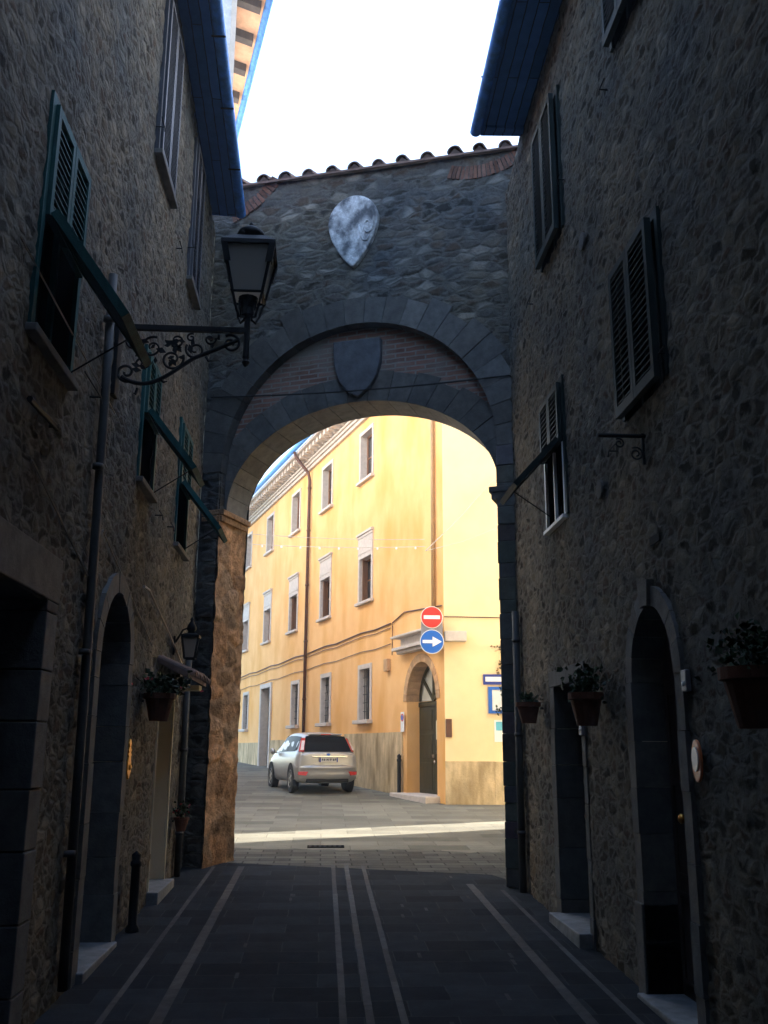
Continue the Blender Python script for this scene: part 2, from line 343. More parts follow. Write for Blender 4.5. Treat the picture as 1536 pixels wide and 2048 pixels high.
for x, wd, y1 in ((-1.03, .085, 13.3), (-1.39, .045, 13.3), (.17, .05, 13.4), (.345, .055, 13.4), (.565, .05, 13.35), (1.77, .085, 11.9), (2.085, .045, 11.5)):
    y = -4.
    while y < y1:
        l = min(rnd(.5, 1.3), y1-y); t = gtint(.6, 1.1)
        g.add([(x-wd/2+rnd(-.004, .004), y+.004, gz(y)+.004), (x+wd/2, y+.004, gz(y)+.004), (x+wd/2+rnd(-.004, .004), y+l, gz(y+l)+.004), (x-wd/2, y+l, gz(y+l)+.004)], [(0, 1, 2, 3)], t)
        y += l
# short pale setts scattered in the right half of the paving
for k in range(20):
    x = random.choice((-.6, -.3, .85, 1.1, 1.35, 1.6)) + rnd(-.03, .03); y = rnd(5, 13)
    g.add([(x-.015, y, gz(y)+.004), (x+.015, y, gz(y)+.004), (x+.015, y+.16, gz(y+.16)+.004), (x-.015, y+.16, gz(y+.16)+.004)], [(0, 1, 2, 3)], gtint(.4, .65))
struct(g.build('paving_strips', M['strip']))

# ------------------------------------------------------------------ shared builders for the two alley houses
FL = Frame((-1.8, 0, 0), (0, 1, 0), (1, 0, 0)); FR = Frame((2.36, 0, 0), (0, 1, 0), (-1, 0, 0))
def louvre_leaf(F, u0, u1, n0, z0, z1, m, parent, name='shutter', pitch=.055, th=.035, midrail=True):
    b = MB(); st = .055
    b.fbox(F, u0, u0+st, n0, n0+th, z0, z1); b.fbox(F, u1-st, u1, n0, n0+th, z0, z1)
    b.fbox(F, u0+st, u1-st, n0, n0+th, z0, z0+.08); b.fbox(F, u0+st, u1-st, n0, n0+th, z1-.06, z1)
    z = z0+.1
    while z < z1-.08:
        P = [F.p(u, n0+n, z+dz) for (n, dz) in ((.004, .04), (th-.006, 0)) for u in (u0+st, u1-st)]
        d = V((0, 0, .009))
        b.hexa([P[0], P[1], P[3], P[2], P[0]+d, P[1]+d, P[3]+d, P[2]+d]); z += pitch
    return b.build(name, m, parent)
def window_frame(F, u0, u1, z0, z1, parent, m, t=.06, n0=-.02, n1=.025, name='window'):
    b = MB(); b.fbox(F, u0-t, u0, n0, n1, z0, z1); b.fbox(F, u1, u1+t, n0, n1, z0, z1)
    b.fbox(F, u0-t, u1+t, n0, n1, z1, z1+t)
    W = b.build(name, m, parent)
    b = MB(); d = -.22                                    # reveal and the unlit room side
    for (ua, ub, za, zb) in ((u0-.012, u0, z0, z1), (u1, u1+.012, z0, z1), (u0, u1, z0-.03, z0), (u0, u1, z1, z1+.012)): b.fbox(F, ua-.001, ub+.001, d, -.005, za, zb)
    b.fbox(F, u0-.05, u1+.05, d-.03, d, z0-.05, z1+.05); b.build('window_reveal', M['interior'], W)
    b = MB(); um = (u0+u1)/2
    for ua, ub in ((u0, u0+.05), (um-.03, um+.03), (u1-.05, u1)): b.fbox(F, ua, ub, -.16, -.12, z0, z1)
    b.build('sash', m, W)
    return W
def hook(F, u, z, parent, l=.16):
    b = MB(); b.tube([F.p(u, -.03, z), F.p(u, .07, z), F.p(u+.01, .075, z-.05)], .007, 6)
    b.tube([F.p(u-l, .07, z), F.p(u, .07, z)], .006, 6)
    return b.build('shutter_hook', M['iron'], parent)
def shutters(F, u0, u1, z0, z1, m, parent, flap=None, sill=True, glassframe=None, thick=.04, out=.012):
    wf = window_frame(F, u0, u1, z0, z1, parent, m)
    um = (u0+u1)/2
    zt = flap if flap else z0
    louvre_leaf(F, u0, um-.004, out, zt, z1, m, wf, th=thick); louvre_leaf(F, um+.004, u1, out, zt, z1, m, wf, th=thick)
    if sill:
        b = MB(); b.fbox(F, u0-.08, u1+.08, -.05, .07, z0-.055, z0); b.build('sill', M['block'], wf, bevel=.008)
    return wf
def flap_panel(F, u0, u1, zh, length, ang, m, parent, n0=.05):
    """lower half of a shutter pushed out from hinges at its top edge"""
    b = MB(); du = V((0, 0, 0)); s_, c_ = math.sin(ang), math.cos(ang)
    def q(u, l, t): return F.p(u, n0+l*s_+t*c_, zh-l*c_+t*s_)
    def bar(ua, ub, la, lb, t0=0, t1=.055):
        b.hexa([q(ua, la, t0), q(ub, la, t0), q(ub, lb, t0), q(ua, lb, t0), q(ua, la, t1), q(ub, la, t1), q(ub, lb, t1), q(ua, lb, t1)])
    bar(u0, u0+.05, 0, length); bar(u1-.05, u1, 0, length); bar(u0+.05, u1-.05, 0, .06); bar(u0+.05, u1-.05, length-.08, length)
    l = .065
    while l < length-.09: bar(u0+.05, u1-.05, l, l+.045, .008, .04); l += .05
    o = b.build('tilted_panel', m, parent)
    h = MB(); h.tube([F.p(u1-.02, 0, zh-length*.92), F.p(u1-.02, n0+length*s_*.72, zh-length*c_*.72)], .006, 6); h.build('stay_rod', M['iron'], o)
    return o
def arch_surround(F, u0, u1, zb, zs, rise, m, wd, proud, parent, n_back=-.3, name='door_surround', key=False):
    """jamb blocks and a voussoir arch round an arched door opening"""
    b = MB(); uc = (u0+u1)/2; a = (u1-u0)/2
    for sgn, ue in ((-1, u0), (1, u1)):
        z = zb
        while z < zs-.01:
            h = min(rnd(.28, .5), zs-z)
            if zs-z-h < .12: h = zs-z
            b.fbox(F, min(ue, ue+sgn*wd), max(ue, ue+sgn*wd), n_back, proud+rnd(-.004, .006), z+.003, z+h-.003, gtint(.8, 1.1)); z += h
    K = 9
    for k in range(K):
        a0, a1 = math.pi*k/K+.006, math.pi*(k+1)/K-.006
        prd = proud+rnd(-.004, .006); ex = 0
        if key and k == K//2: prd += .03; ex = .05
        def pt(r, q, n): return F.p(uc-(a+r)*math.cos(q), n, zs+(rise+r)*math.sin(q))
        t = gtint(.8, 1.1)
        S = 4
        for j in range(S):
            q0 = a0+(a1-a0)*j/S; q1 = a0+(a1-a0)*(j+1)/S
            b.hexa([pt(0, q0, n_back), pt(0, q1, n_back), pt(wd+ex, q1, n_back), pt(wd+ex, q0, n_back), pt(0, q0, prd), pt(0, q1, prd), pt(wd+ex, q1, prd), pt(wd+ex, q0, prd)], t)
    return b.build(name, m, parent)
def arch_hole(u0, u1, zb, zs, rise, pad):
    uc = (u0+u1)/2; a = (u1-u0)/2+pad; r = rise+pad
    return lambda u, z: abs(u-uc) < a and (z < zs or ((u-uc)/a)**2+((z-zs)/r)**2 < 1) and z > zb-.2
def rect_hole(u0, u1, z0, z1): return lambda u, z: u0 < u < u1 and z0 < z < z1
def recess(F, u0, u1, n, zb, z1, m, parent, name):
    b = MB(); b.fbox(F, u0, u1, n-.05, n, zb, z1)
    return b.build(name, m, parent)
def plank_door(F, u0, u1, n, zb, z1, m, parent, planks=6, rails=True):
    b = MB()
    for i in range(planks):
        a = u0+(u1-u0)*i/planks; c = u0+(u1-u0)*(i+1)/planks
        b.fbox(F, a+.003, c-.003, n-.05, n+rnd(0, .006), zb, z1, gtint(.85, 1.15))
    b.fbox(F, u0, u1, n-.06, n-.02, zb, z1)
    if rails:
        for z in (zb+.1, (zb+z1)/2-.1, z1-.3): b.fbox(F, u0, u1, n+.007, n+.025, z, z+.13)
    return b.build('door', m, parent)
def coppi_row(b, F, u0, u1, nf, nb, zf, zb, pitch=.22, r=.085, jit=.012):
    """rows of half round tiles running back from n=nf to n=nb, seen on their ends"""
    u = u0
    while u < u1:
        rr = r*rnd(.9, 1.1); dz = rnd(-jit, jit); du = rnd(-jit, jit); t = gtint(.7, 1.2, .08)
        A = []; B = []; A2 = []
        for j in range(9):
            q = math.pi*j/8
            A.append(F.p(u+du+rr*math.cos(q), nf, zf+dz+rr*math.sin(q))); B.append(F.p(u+du+rr*.85*math.cos(q), nb, zb+dz+rr*.85*math.sin(q)))
            A2.append(F.p(u+du+(rr-.016)*math.cos(q), nf, zf+dz+(rr-.016)*math.sin(q)))
        b.strip(A, B, t); b.strip(A, A2, t)
        B2 = [F.p(u+du+(rr*.85-.016)*math.cos(math.pi*j/8), nb, zb+dz+(rr*.85-.016)*math.sin(math.pi*j/8)) for j in range(9)]
        b.strip(A2, B2, t)
        u += pitch*rnd(.95, 1.05)

# ------------------------------------------------------------------ left stone house
Y0 = -3.0
HL = thing('stone_house', 'dark rubble stone house on the left with green and brown shutters', 'house', (-1.8, 5, gz(5)))
dL = dict(u0=7.74, u1=8.86, zb=.26, zs=2.66, rise=.56)
nL = (10.75, 11.75, .36, 2.5)
bL = (4.7, 6.22, .1, 2.85)
holesL = [arch_hole(dL['u0'], dL['u1'], dL['zb'], dL['zs'], dL['rise'], .09), rect_hole(*nL), rect_hole(*bL),
          rect_hole(5.37, 6.2, 4.36, 5.9), rect_hole(8.62, 9.5, 7.8, 9.7), rect_hole(10.94, 11.65, 7.62, 9.53), rect_hole(8.77, 9.45, 4.4, 5.68), rect_hole(11.09, 11.88, 4.27, 5.76)]
ytopL = lambda y: 10.1-.131*(y-9.12)
rubble('wall', FL, Y0, 13.75, -.2, 10.1, M['rubble'], HL, lambda u, z: any(h(u, z) for h in holesL), seed=1.7, top=lambda u: ytopL(u)+.05)
b = MB()
b.add([(-1.8, Y0, -1), (-1.8, Y0, ytopL(Y0)), (-8, Y0, ytopL(Y0)), (-8, Y0, -1), (-1.8, 13.2, -1), (-1.8, 13.2, ytopL(13.2)), (-8, 14.9, ytopL(13.2)), (-8, 14.9, -1)],
      [(0, 1, 2, 3), (4, 5, 6, 7), (2, 3, 7, 6)])
b.build('rear_wall', M['plaster'], HL)
b = MB()
P = [(-1.86, Y0, ytopL(Y0)+.06), (-1.86, 13.3, ytopL(13.3)+.06), (-5, 14.1, ytopL(13.3)+1.9), (-5, Y0, ytopL(Y0)+1.9), (-8.3, Y0, ytopL(Y0)), (-8.3, 15, ytopL(13.3))]
b.add(P, [(0, 1, 2, 3), (3, 2, 5, 4)]); b.build('roof', M['tile'], HL)
# deep eave and the gutter along its edge, coloured blue for lens glare
ye1 = 12.75
def eave(F, ya, yb, zf, over, parent, step, gr=.075, name='eave', rafters=False):
    b = MB()
    A = [F.p(y, -.02, zf(y)) for y in (ya, yb)]; B_ = [F.p(y, over, zf(y)-.02) for y in (ya, yb)]
    up_ = V((0, 0, .09))
    b.hexa([A[0], B_[0], B_[1], A[1], A[0]+up_*2, B_[0]+up_, B_[1]+up_, A[1]+up_*2])
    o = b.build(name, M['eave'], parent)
    y = ya+.2
    while y < yb-.1 and rafters:
        r = MB(); r.hexa([F.p(y, 0, zf(y)-.09), F.p(y+.08, 0, zf(y)-.09), F.p(y+.08, over-.03, zf(y)-.075), F.p(y, over-.03, zf(y)-.075),
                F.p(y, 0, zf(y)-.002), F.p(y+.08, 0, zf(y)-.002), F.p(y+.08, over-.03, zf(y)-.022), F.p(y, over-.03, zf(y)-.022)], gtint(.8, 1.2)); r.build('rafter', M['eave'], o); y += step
    q = MB(); pts_o = []; pts_i = []
    n = 10
    for k in range(n+1):
        a = math.pi*(1+k/n)
        pts_o.append((over+gr*.9+gr*math.cos(a), gr*math.sin(a))); pts_i.append((over+gr*.9+(gr-.008)*math.cos(a), (gr-.008)*math.sin(a)))
    for (y0_, y1_) in ((ya, yb),):
        O0 = [F.p(y0_, u, zf(y0_)+.03+z) for u, z in pts_o]; O1 = [F.p(y1_, u, zf(y1_)+.03+z) for u, z in pts_o]
        I0 = [F.p(y0_, u, zf(y0_)+.03+z) for u, z in pts_i]; I1 = [F.p(y1_, u, zf(y1_)+.03+z) for u, z in pts_i]
        q.strip(O0, O1); q.strip(I1, I0)
        q.add(O1+[O1[0]], [list(range(len(O1)))])
        q.add(O0, [list(range(len(O0)))])
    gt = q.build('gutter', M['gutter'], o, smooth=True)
    y = ya+.4
    while y < yb:
        k = MB(); k.fbox(F, y, y+.025, over-.02, over+gr*1.95, zf(y)+.03-gr*1.12, zf(y)+.03-gr*1.005); k.build('gutter_bracket', M['iron'], gt); y += 1.1
    return o
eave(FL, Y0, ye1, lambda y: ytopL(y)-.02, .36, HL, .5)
# windows
W = shutters(FL, 5.37, 6.2, 4.36, 5.9, M['green'], HL, flap=5.12)
flap_panel(FL, 5.39, 6.18, 5.14, .84, R(35), M['green'], W)
W = shutters(FL, 8.77, 9.45, 4.4, 5.68, M['green'], HL, flap=5.06); flap_panel(FL, 8.79, 9.43, 5.08, .74, R(38), M['green'], W)
W = shutters(FL, 11.09, 11.88, 4.27, 5.76, M['green'], HL, flap=5.0); flap_panel(FL, 11.11, 11.86, 5.02, .74, R(38), M['green'], W)
shutters(FL, 8.62, 9.5, 7.8, 9.7, M['brownshut'], HL); hook(FL, 8.55, 8.05, HL); hook(FL, 10.0, 7.5, HL)
shutters(FL, 10.94, 11.65, 7.62, 9.53, M['brownshut'], HL); hook(FL, 10.86, 8.0, HL); hook(FL, 12.0, 7.4, HL)
hook(FL, 6.9, 4.5, HL, .5); hook(FL, 9.85, 4.3, HL, .2); hook(FL, 10.6, 4.35, HL, .2)
b = MB(); b.tube([FL.p(5.35, .05, 3.9), FL.p(5.95, .05, 3.92)], .02, 6); b.tube([FL.p(5.9, -.05, 3.92), FL.p(5.9, .07, 3.92)], .012, 6); b.build('wall_bar', M['iron'], HL)
# arched door
S_ = arch_surround(FL, dL['u0'], dL['u1'], .2, dL['zs'], dL['rise'], M['block'], .17, .03, HL)
D = plank_door(FL, dL['u0'], dL['u1'], -.24, .2, 3.2, M['grime'], HL, 5, False)
b = MB(); b.lathe(FL.p(8.0, -.24, 1.22), [(.03, 0), (.012, .02), (.012, .04), (.032, .06), (.02, .085)], 10, V((1, 0, 0))); b.build('door_knob', M['chrome'], D, smooth=True)
b = MB(); b.fbox(FL, 7.7, 8.9, -.24, .08, .1, .315); b.build('door_step', M['step'], HL, bevel=.01)
# doorway with tiled canopy
b = MB(); u0, u1, z0, z1 = nL
b.fbox(FL, u0-.02, u0+.0, -.45, .01, z0-.1, z1); b.fbox(FL, u1, u1+.03, -.45, .015, z0-.1, z1); b.fbox(FL, u0-.02, u1+.03, -.45, .01, z1, z1+.12)
b.build('doorway_lining', M['plaster'], HL)
D = plank_door(FL, u0, u1, -.36, .2, z1, M['darkwood'], HL, 7, True)
b = MB(); b.fbox(FL, u0-.06, u1+.06, -.4, .12, .2, .46); b.build('door_step', M['step'], HL, bevel=.01)
c = MB()
c.hexa([FL.p(10.5, 0, 2.82), FL.p(12.1, 0, 2.82), FL.p(12.1, .34, 2.66), FL.p(10.5, .34, 2.66), FL.p(10.5, 0, 2.87), FL.p(12.1, 0, 2.87), FL.p(12.1, .34, 2.71), FL.p(10.5, .34, 2.71)])
coppi_row(c, FL, 10.58, 12.1, .4, -.0, 2.68, 2.86, .16, .07)
c.build('tiled_canopy', M['tile'], HL)
for u in (10.7, 11.75):
    b = MB(); b.fbox(FL, u, u+.25, 0, .3, 2.6, 2.66); b.build('canopy_bracket', M['plaster'], HL)
# big doorway near the photographer
b = MB(); u0, u1, z0, z1 = bL
z = .1
while z < z1:
    h = min(rnd(.3, .45), z1-z); b.fbox(FL, u1-.03, u1+.22, -.42, .012+rnd(0, .008), z+.004, z+h-.004, gtint(.7, 1.0)); b.fbox(FL, u0-.22, u0+.03, -.42, .012+rnd(0, .008), z+.004, z+h-.004, gtint(.7, 1.0)); z += h
b.fbox(FL, u0-.25, u1+.25, -.42, .02, z1, z1+.3, gtint(.8, 1.)); b.build('door_surround', M['block'], HL, bevel=.008)
plank_door(FL, u0, u1, -.36, .1, z1, M['darkwood'], HL, 9, True)
# pipes and cables on the wall
b = MB(); b.tube([FL.p(7.05, .05, 5.6), FL.p(7.1, .05, 4.6), FL.p(7.2, .05, 2.0), FL.p(7.25, .05, .3)], .034, 10)
for z in (1.2, 2.6, 4.0, 5.2): b.lathe(FL.p(7.18-.03*z, .05, z), [(.042, -.02), (.042, .02)], 10)
b.build('drainpipe', M['grime'], HL, smooth=True)
b = MB(); b.tube([FL.p(12.5, .05, 3.3), FL.p(12.5, .05, .4)], .04, 10)
for z in (.9, 1.9, 2.9): b.lathe(FL.p(12.5, .05, z), [(.05, -.02), (.05, .02)], 10)
b.build('drainpipe', M['grime'], HL, smooth=True)
b = MB(); b.tube([FL.p(9.3, .03, 3.45), FL.p(9.6, .03, 3.46), FL.p(11.0, .03, 3.18), FL.p(12.4, .03, 2.86)], .014, 6)
b.tube([FL.p(5.6, .02, 3.6), FL.p(7.2, .02, 3.15)], .008, 5); b.tube([FL.p(7.5, .02, 3.6), FL.p(10, .02, 2.95)], .008, 5)
b.tube([FL.p(5, .02, 4.75), FL.p(7.6, .02, 4.62)], .006, 5)
b.build('wall_cable', M['frame'], HL)

# ------------------------------------------------------------------ right stone house
HR = thing('stone_house', 'dark rubble stone house on the right with an arched doorway and dark green shutters', 'house', (2.36, 5, gz(5)))
dR = dict(u0=6.28, u1=7.18, zb=.22, zs=2.42, rise=.52)
nR = (8.72, 9.75, .3, 2.55)
holesR = [arch_hole(dR['u0'], dR['u1'], dR['zb'], dR['zs'], dR['rise'], .08), rect_hole(*nR),
          rect_hole(6.08, 6.98, 4.46, 5.7), rect_hole(8.62, 9.5, 7.12, 8.72), rect_hole(5.95, 6.75, 7.72, 9.0), rect_hole(8.92, 9.72, 4.17, 5.55)]
ytopR = lambda y: 9.84-.18*(y-8.54) if y > 7 else 10.117
rubble('wall', FR, Y0, 12.1, -.2, 9.84, M['rubble'], HR, lambda u, z: any(h(u, z) for h in holesR), seed=5.3, top=lambda u: ytopR(u)+.05, warm=.03)
b = MB()
b.add([(2.36, Y0, -1), (2.36, Y0, 10), (9, Y0, 10), (9, Y0, -1), (2.36, 11.75, -1), (2.36, 11.75, 9.4), (9, 11.75, 9.4), (9, 11.75, -1)], [(0, 1, 2, 3), (4, 5, 6, 7), (2, 3, 7, 6)])
b.build('rear_wall', M['plaster'], HR)
b = MB(); P = [(2.4, Y0, 10.2), (2.4, 10.5, 9.6), (5.6, 10.5, 11.8), (5.6, Y0, 11.8), (9.2, Y0, 10), (9.2, 10.5, 9.6)]
b.add(P, [(0, 1, 2, 3), (3, 2, 5, 4)]); b.build('roof', M['tile'], HR)
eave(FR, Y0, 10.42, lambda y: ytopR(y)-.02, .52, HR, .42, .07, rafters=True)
shutters(FR, 6.08, 6.98, 4.46, 5.7, M['dgreen'], HR, thick=.05, sill=False, out=.05); hook(FR, 6.05, 4.62, HR, .12); hook(FR, 7.3, 4.3, HR, .18)
shutters(FR, 8.62, 9.5, 7.12, 8.72, M['dgreen'], HR, thick=.05, sill=False, out=.05); hook(FR, 8.5, 7.6, HR, .12); hook(FR, 10.1, 7.0, HR, .2)
shutters(FR, 5.95, 6.75, 7.72, 9.0, M['dgreen'], HR, thick=.05, sill=False, out=.05); hook(FR, 7.0, 7.5, HR, .14)
W = shutters(FR, 8.92, 9.72, 4.17, 5.55, M['dgreen'], HR, flap=4.92, sill=False, out=.03)
flap_panel(FR, 8.94, 9.70, 4.94, .66, R(42), M['dgreen'], W)
b = MB()
for u in (8.92, 9.30, 9.69): b.fbox(FR, u, u+.035, .0, .03, 4.17, 4.92)
b.fbox(FR, 8.9, 9.74, .0, .06, 4.135, 4.17); b.build('white_sash', M['white'], W)
# arched door
arch_surround(FR, dR['u0'], dR['u1'], .15, dR['zs'], dR['rise'], M['block'], .14, .03, HR, key=True)
D = MB()
um = (dR['u0']+dR['u1'])/2
for (a, c) in ((dR['u0'], um-.004), (um+.004, dR['u1'])):
    D.fbox(FR, a, c, -.3, -.22, .2, 2.95)
    for (za, zb_) in ((.35, .95), (1.05, 1.7), (1.8, 2.35)):
        for ua, ub in ((a+.07, a+.095), (c-.095, c-.07)): D.fbox(FR, ua, ub, -.22, -.205, za, zb_)
        for zz in (za, zb_-.025): D.fbox(FR, a+.095, c-.095, -.22, -.205, zz, zz+.025)
D = D.build('door', M['darkwood'], HR)
for u in (um-.08, um+.08):
    b = MB(); b.lathe(FR.p(u, -.22, 1.46), [(.028, 0), (.012, .015), (.012, .04), (.034, .06), (.036, .075), (.02, .09)], 12, V((-1, 0, 0))); b.build('door_knob', M['brass'], D, smooth=True)
b = MB(); b.fbox(FR, dR['u0']-.06, dR['u1']+.06, -.25, .1, .05, .255); b.build('door_step', M['step'], HR, bevel=.01)
b = MB(); b.fbox(FR, dR['u1']+.0, dR['u1']+.17, -.25, .05, .1, .85, gtint(.8, 1)); b.build('jamb_plinth', M['block'], HR, bevel=.008)
# deep doorway
b = MB(); u0, u1, z0, z1 = nR
z = .2
while z < z1:
    h = min(rnd(.3, .5), z1-z); b.fbox(FR, u1, u1+.18, -.5, .012+rnd(0, .008), z+.003, z+h-.003, gtint(.55, .8)); b.fbox(FR, u0-.12, u0, -.5, .012+rnd(0, .008), z+.003, z+h-.003, gtint(.55, .8)); z += h
b.fbox(FR, u0-.14, u1+.2, -.5, .015, z1, z1+.16, gtint(.6, .8)); b.build('door_surround', M['block'], HR, bevel=.006)
plank_door(FR, u0, u1, -.42, .2, z1, M['darkwood'], HR, 6, True)
b = MB(); b.fbox(FR, u0-.05, u1+.05, -.42, .13, .1, .39); b.build('door_step', M['step'], HR, bevel=.01)
b = MB(); b.fbox(FR, 6.42, 6.62, -.05, .018, 3.36, 3.42); b.build('wall_vent', M['interior'], HR)
b = MB(); b.tube([FR.p(11.35, .06, 3.55), FR.p(11.35, .06, .35)], .042, 10)
for z in (1, 2.1, 3.2): b.lathe(FR.p(11.35, .06, z), [(.052, -.02), (.052, .02)], 10)
b.build('drainpipe', M['grime'], HR, smooth=True)
for u, z in ((7.9, 6.55), (7.75, 4.1)):
    b = MB(); b.lathe(FR.p(u, .015, z), [(.0, .0), (.085, .0), (.085, .02), (.0, .025)], 12, V((-1, 0, 0))); b.build('wall_anchor', M['block'], HR)
# unseen house and tall block, added to shade the alley and bounce sunlight
HB = thing('sun_blocker_near', 'added unseen plaster block behind the right pier, shading the street', 'house', (3.7, 15, gz(15)))
b = MB(); P4 = [(3.75, 12.6), (3.75, 17.9), (9.2, 17.9), (9.2, 12.6)]
b.prism([(x, y, -1) for x, y in P4], (0, 0, 10.2)); b.build('wall', M['plaster'], HB)
b = MB(); b.add([(3.5, 12.6, 9.25), (3.5, 18.05, 9.25), (9, 18.05, 12), (9, 12.6, 12)], [(0, 1, 2, 3)]); b.build('roof', M['tile'], HB)
HT = thing('sun_blocker_tall', 'added unseen tall block keeping the sun off the alley walls', 'house', (9.2, 5, 0))
b = MB(); b.box((9.25, -8, -1), (15, 17.9, 17.5)); b.build('wall', M['plaster'], HT)
b = MB(); b.prism([(9, -8.2, 17.5), (12.1, -8.2, 19), (15.2, -8.2, 17.5)], (0, 26.2, 0)); b.build('roof', M['tile'], HT)
# covered passage in which the photographer stands
HP = thing('passage_house', 'dark vaulted passage house over the alley behind the viewpoint', 'house', (0, -6, 0))
b = MB(); b.box((-1.79, -16, 3.45), (2.35, 1.45, 9.8)); b.build('vault', M['rubble'], HP)
b = MB(); b.box((-3.5, -16, -1), (-1.8, -3.0, 9.8)); b.box((2.36, -16, -1), (4, -3.0, 9.8)); b.box((-3.5, -17, -1), (4, -16, 9.8)); b.build('wall', M['rubble'], HP)

# ------------------------------------------------------------------ stone gateway across the alley
phi = R(22.43)
FA = Frame((0, 12.53, 0), (math.cos(phi), -math.sin(phi), 0), (-math.sin(phi), -math.cos(phi), 0))   # n points to the viewer
GA = thing('stone_gateway', 'rubble stone archway spanning the alley with a tiled top', 'archway', FA.p(.4, 0, gz(12.4)))
JL, JR = -1.62, 2.34
OC, OR = (.36, 5.75), 2.0
IC, IA, IB = (.36, 5.22), 1.98, 1.42
def in_outer(u, z, pad=0):
    if z < OC[1]: return JL-pad < u < JR+pad
    return math.hypot(u-OC[0], z-OC[1]) < OR+pad
def in_inner(u, z, pad=0):
    if z < IC[1]: return JL-pad < u < JR+pad
    return ((u-IC[0])/(IA+pad))**2+((z-IC[1])/(IB+pad))**2 < 1
rooftop = lambda u: 10.30-.06*(u+1.6)
rubble('wall', FA, -2.2, 2.95, .1, 10.2, M['rubble_arch'], GA, lambda u, z: in_outer(u, z, .12), step=.036, cell=(.26, .15), seed=9.1, amp=.016, top=rooftop)
# rear face and top
b = MB(); N = 40
for face_n in (-.8,):
    prev = None
    for i in range(N+1):
        u = -1.95+4.8*i/N
        zz = .1 if not (JL < u < JR) else IC[1]+IB*math.sqrt(max(0, 1-((u-IC[0])/IA)**2))
        cur = (F_ := FA.p(u, face_n, zz), FA.p(u, face_n, rooftop(u)))
        if prev: b.add([prev[0], cur[0], cur[1], prev[1]], [(0, 1, 2, 3)])
        prev = cur
b.add([FA.p(-1.95, 0, rooftop(-1.95)), FA.p(2.85, 0, rooftop(2.85)), FA.p(2.85, -.8, rooftop(2.85)), FA.p(-1.95, -.8, rooftop(-1.95))], [(0, 1, 2, 3)])
b.build('rear_wall', M['rubble_arch'], GA)
# outer ring of voussoirs
b = MB(); K = 23
for k in range(K):
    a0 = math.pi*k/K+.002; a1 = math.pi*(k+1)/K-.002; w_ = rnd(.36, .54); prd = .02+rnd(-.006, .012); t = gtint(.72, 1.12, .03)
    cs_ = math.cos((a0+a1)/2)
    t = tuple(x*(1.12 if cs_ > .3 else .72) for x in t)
    for j in range(3):
        q0 = a0+(a1-a0)*j/3; q1 = a0+(a1-a0)*(j+1)/3
        def pt(r, q, n): return FA.p(OC[0]+r*math.cos(q), n, OC[1]+r*math.sin(q))
        b.hexa([pt(OR, q0, -.2), pt(OR, q1, -.2), pt(OR+w_, q1, -.2), pt(OR+w_, q0, -.2), pt(OR, q0, prd), pt(OR, q1, prd), pt(OR+w_, q1, prd), pt(OR+w_, q0, prd)], t)
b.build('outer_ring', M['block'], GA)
# brick infill between the two arches, set back
def tymp_hole(u, z): return in_inner(u, z, .30) or not in_outer(u, z, .1) or z < 5.0
b = MB(); st = .06
nu = int((JR-JL+.2)/st); nz_ = int(3.2/st)
for i in range(nu):
    for j in range(nz_):
        u = JL-.1+i*st; z = 5.0+j*st
        if tymp_hole(u+st/2, z+st/2): continue
        b.add([FA.p(u, -.17, z), FA.p(u+st, -.17, z), FA.p(u+st, -.17, z+st), FA.p(u, -.17, z+st)], [(0, 1, 2, 3)])
ty = b
M['tymp'] = mat('tympanum_brick', (.25, .125, .09), .9, .3, 8, .6, 40, brick=(.27, .072, .013, (.27, .24, .21), ('X', 'Z')), bdist=.012, stain=((.25, .23, .20), 1.6, (1, 1, 1)))
ty.build('brick_infill', M['tymp'], GA)
# inner ring
b = MB(); K = 21
for k in range(K):
    a0 = math.pi*k/K+.002; a1 = math.pi*(k+1)/K-.002; w_ = rnd(.38, .46); prd = -.155+rnd(-.004, .01); t = gtint(.8, 1.15, .04)
    for j in range(3):
        q0 = a0+(a1-a0)*j/3; q1 = a0+(a1-a0)*(j+1)/3
        def pt(r, q, n): return FA.p(IC[0]+(IA+r)*math.cos(q), n, IC[1]+(IB+r)*math.sin(q))
        b.hexa([pt(0, q0, -.79), pt(0, q1, -.79), pt(w_, q1, -.79), pt(w_, q0, -.79), pt(0, q0, prd), pt(0, q1, prd), pt(w_, q1, prd), pt(w_, q0, prd)], t)
b.build('inner_ring', M['block'], GA)
# rough inner face of the left pier
FJ = Frame(FA.p(JL, 0, 0), -FA.N, FA.U)
rubble('pier_face', FJ, -.035, .82, .3, 5.15, M['jamb'], GA, step=.025, amp=.026, cell=(.42, .26), seed=4.4)
b = MB(); b.fbox(FA, JL-.34, JL-.035, -.78, -.02, .3, 5.9); b.build('pier_core', M['rubble_arch'], GA)
b = MB(); b.fbox(FA, JR+.035, JR+.36, -.78, -.02, .3, 5.9); b.build('pier_core', M['rubble_arch'], GA)
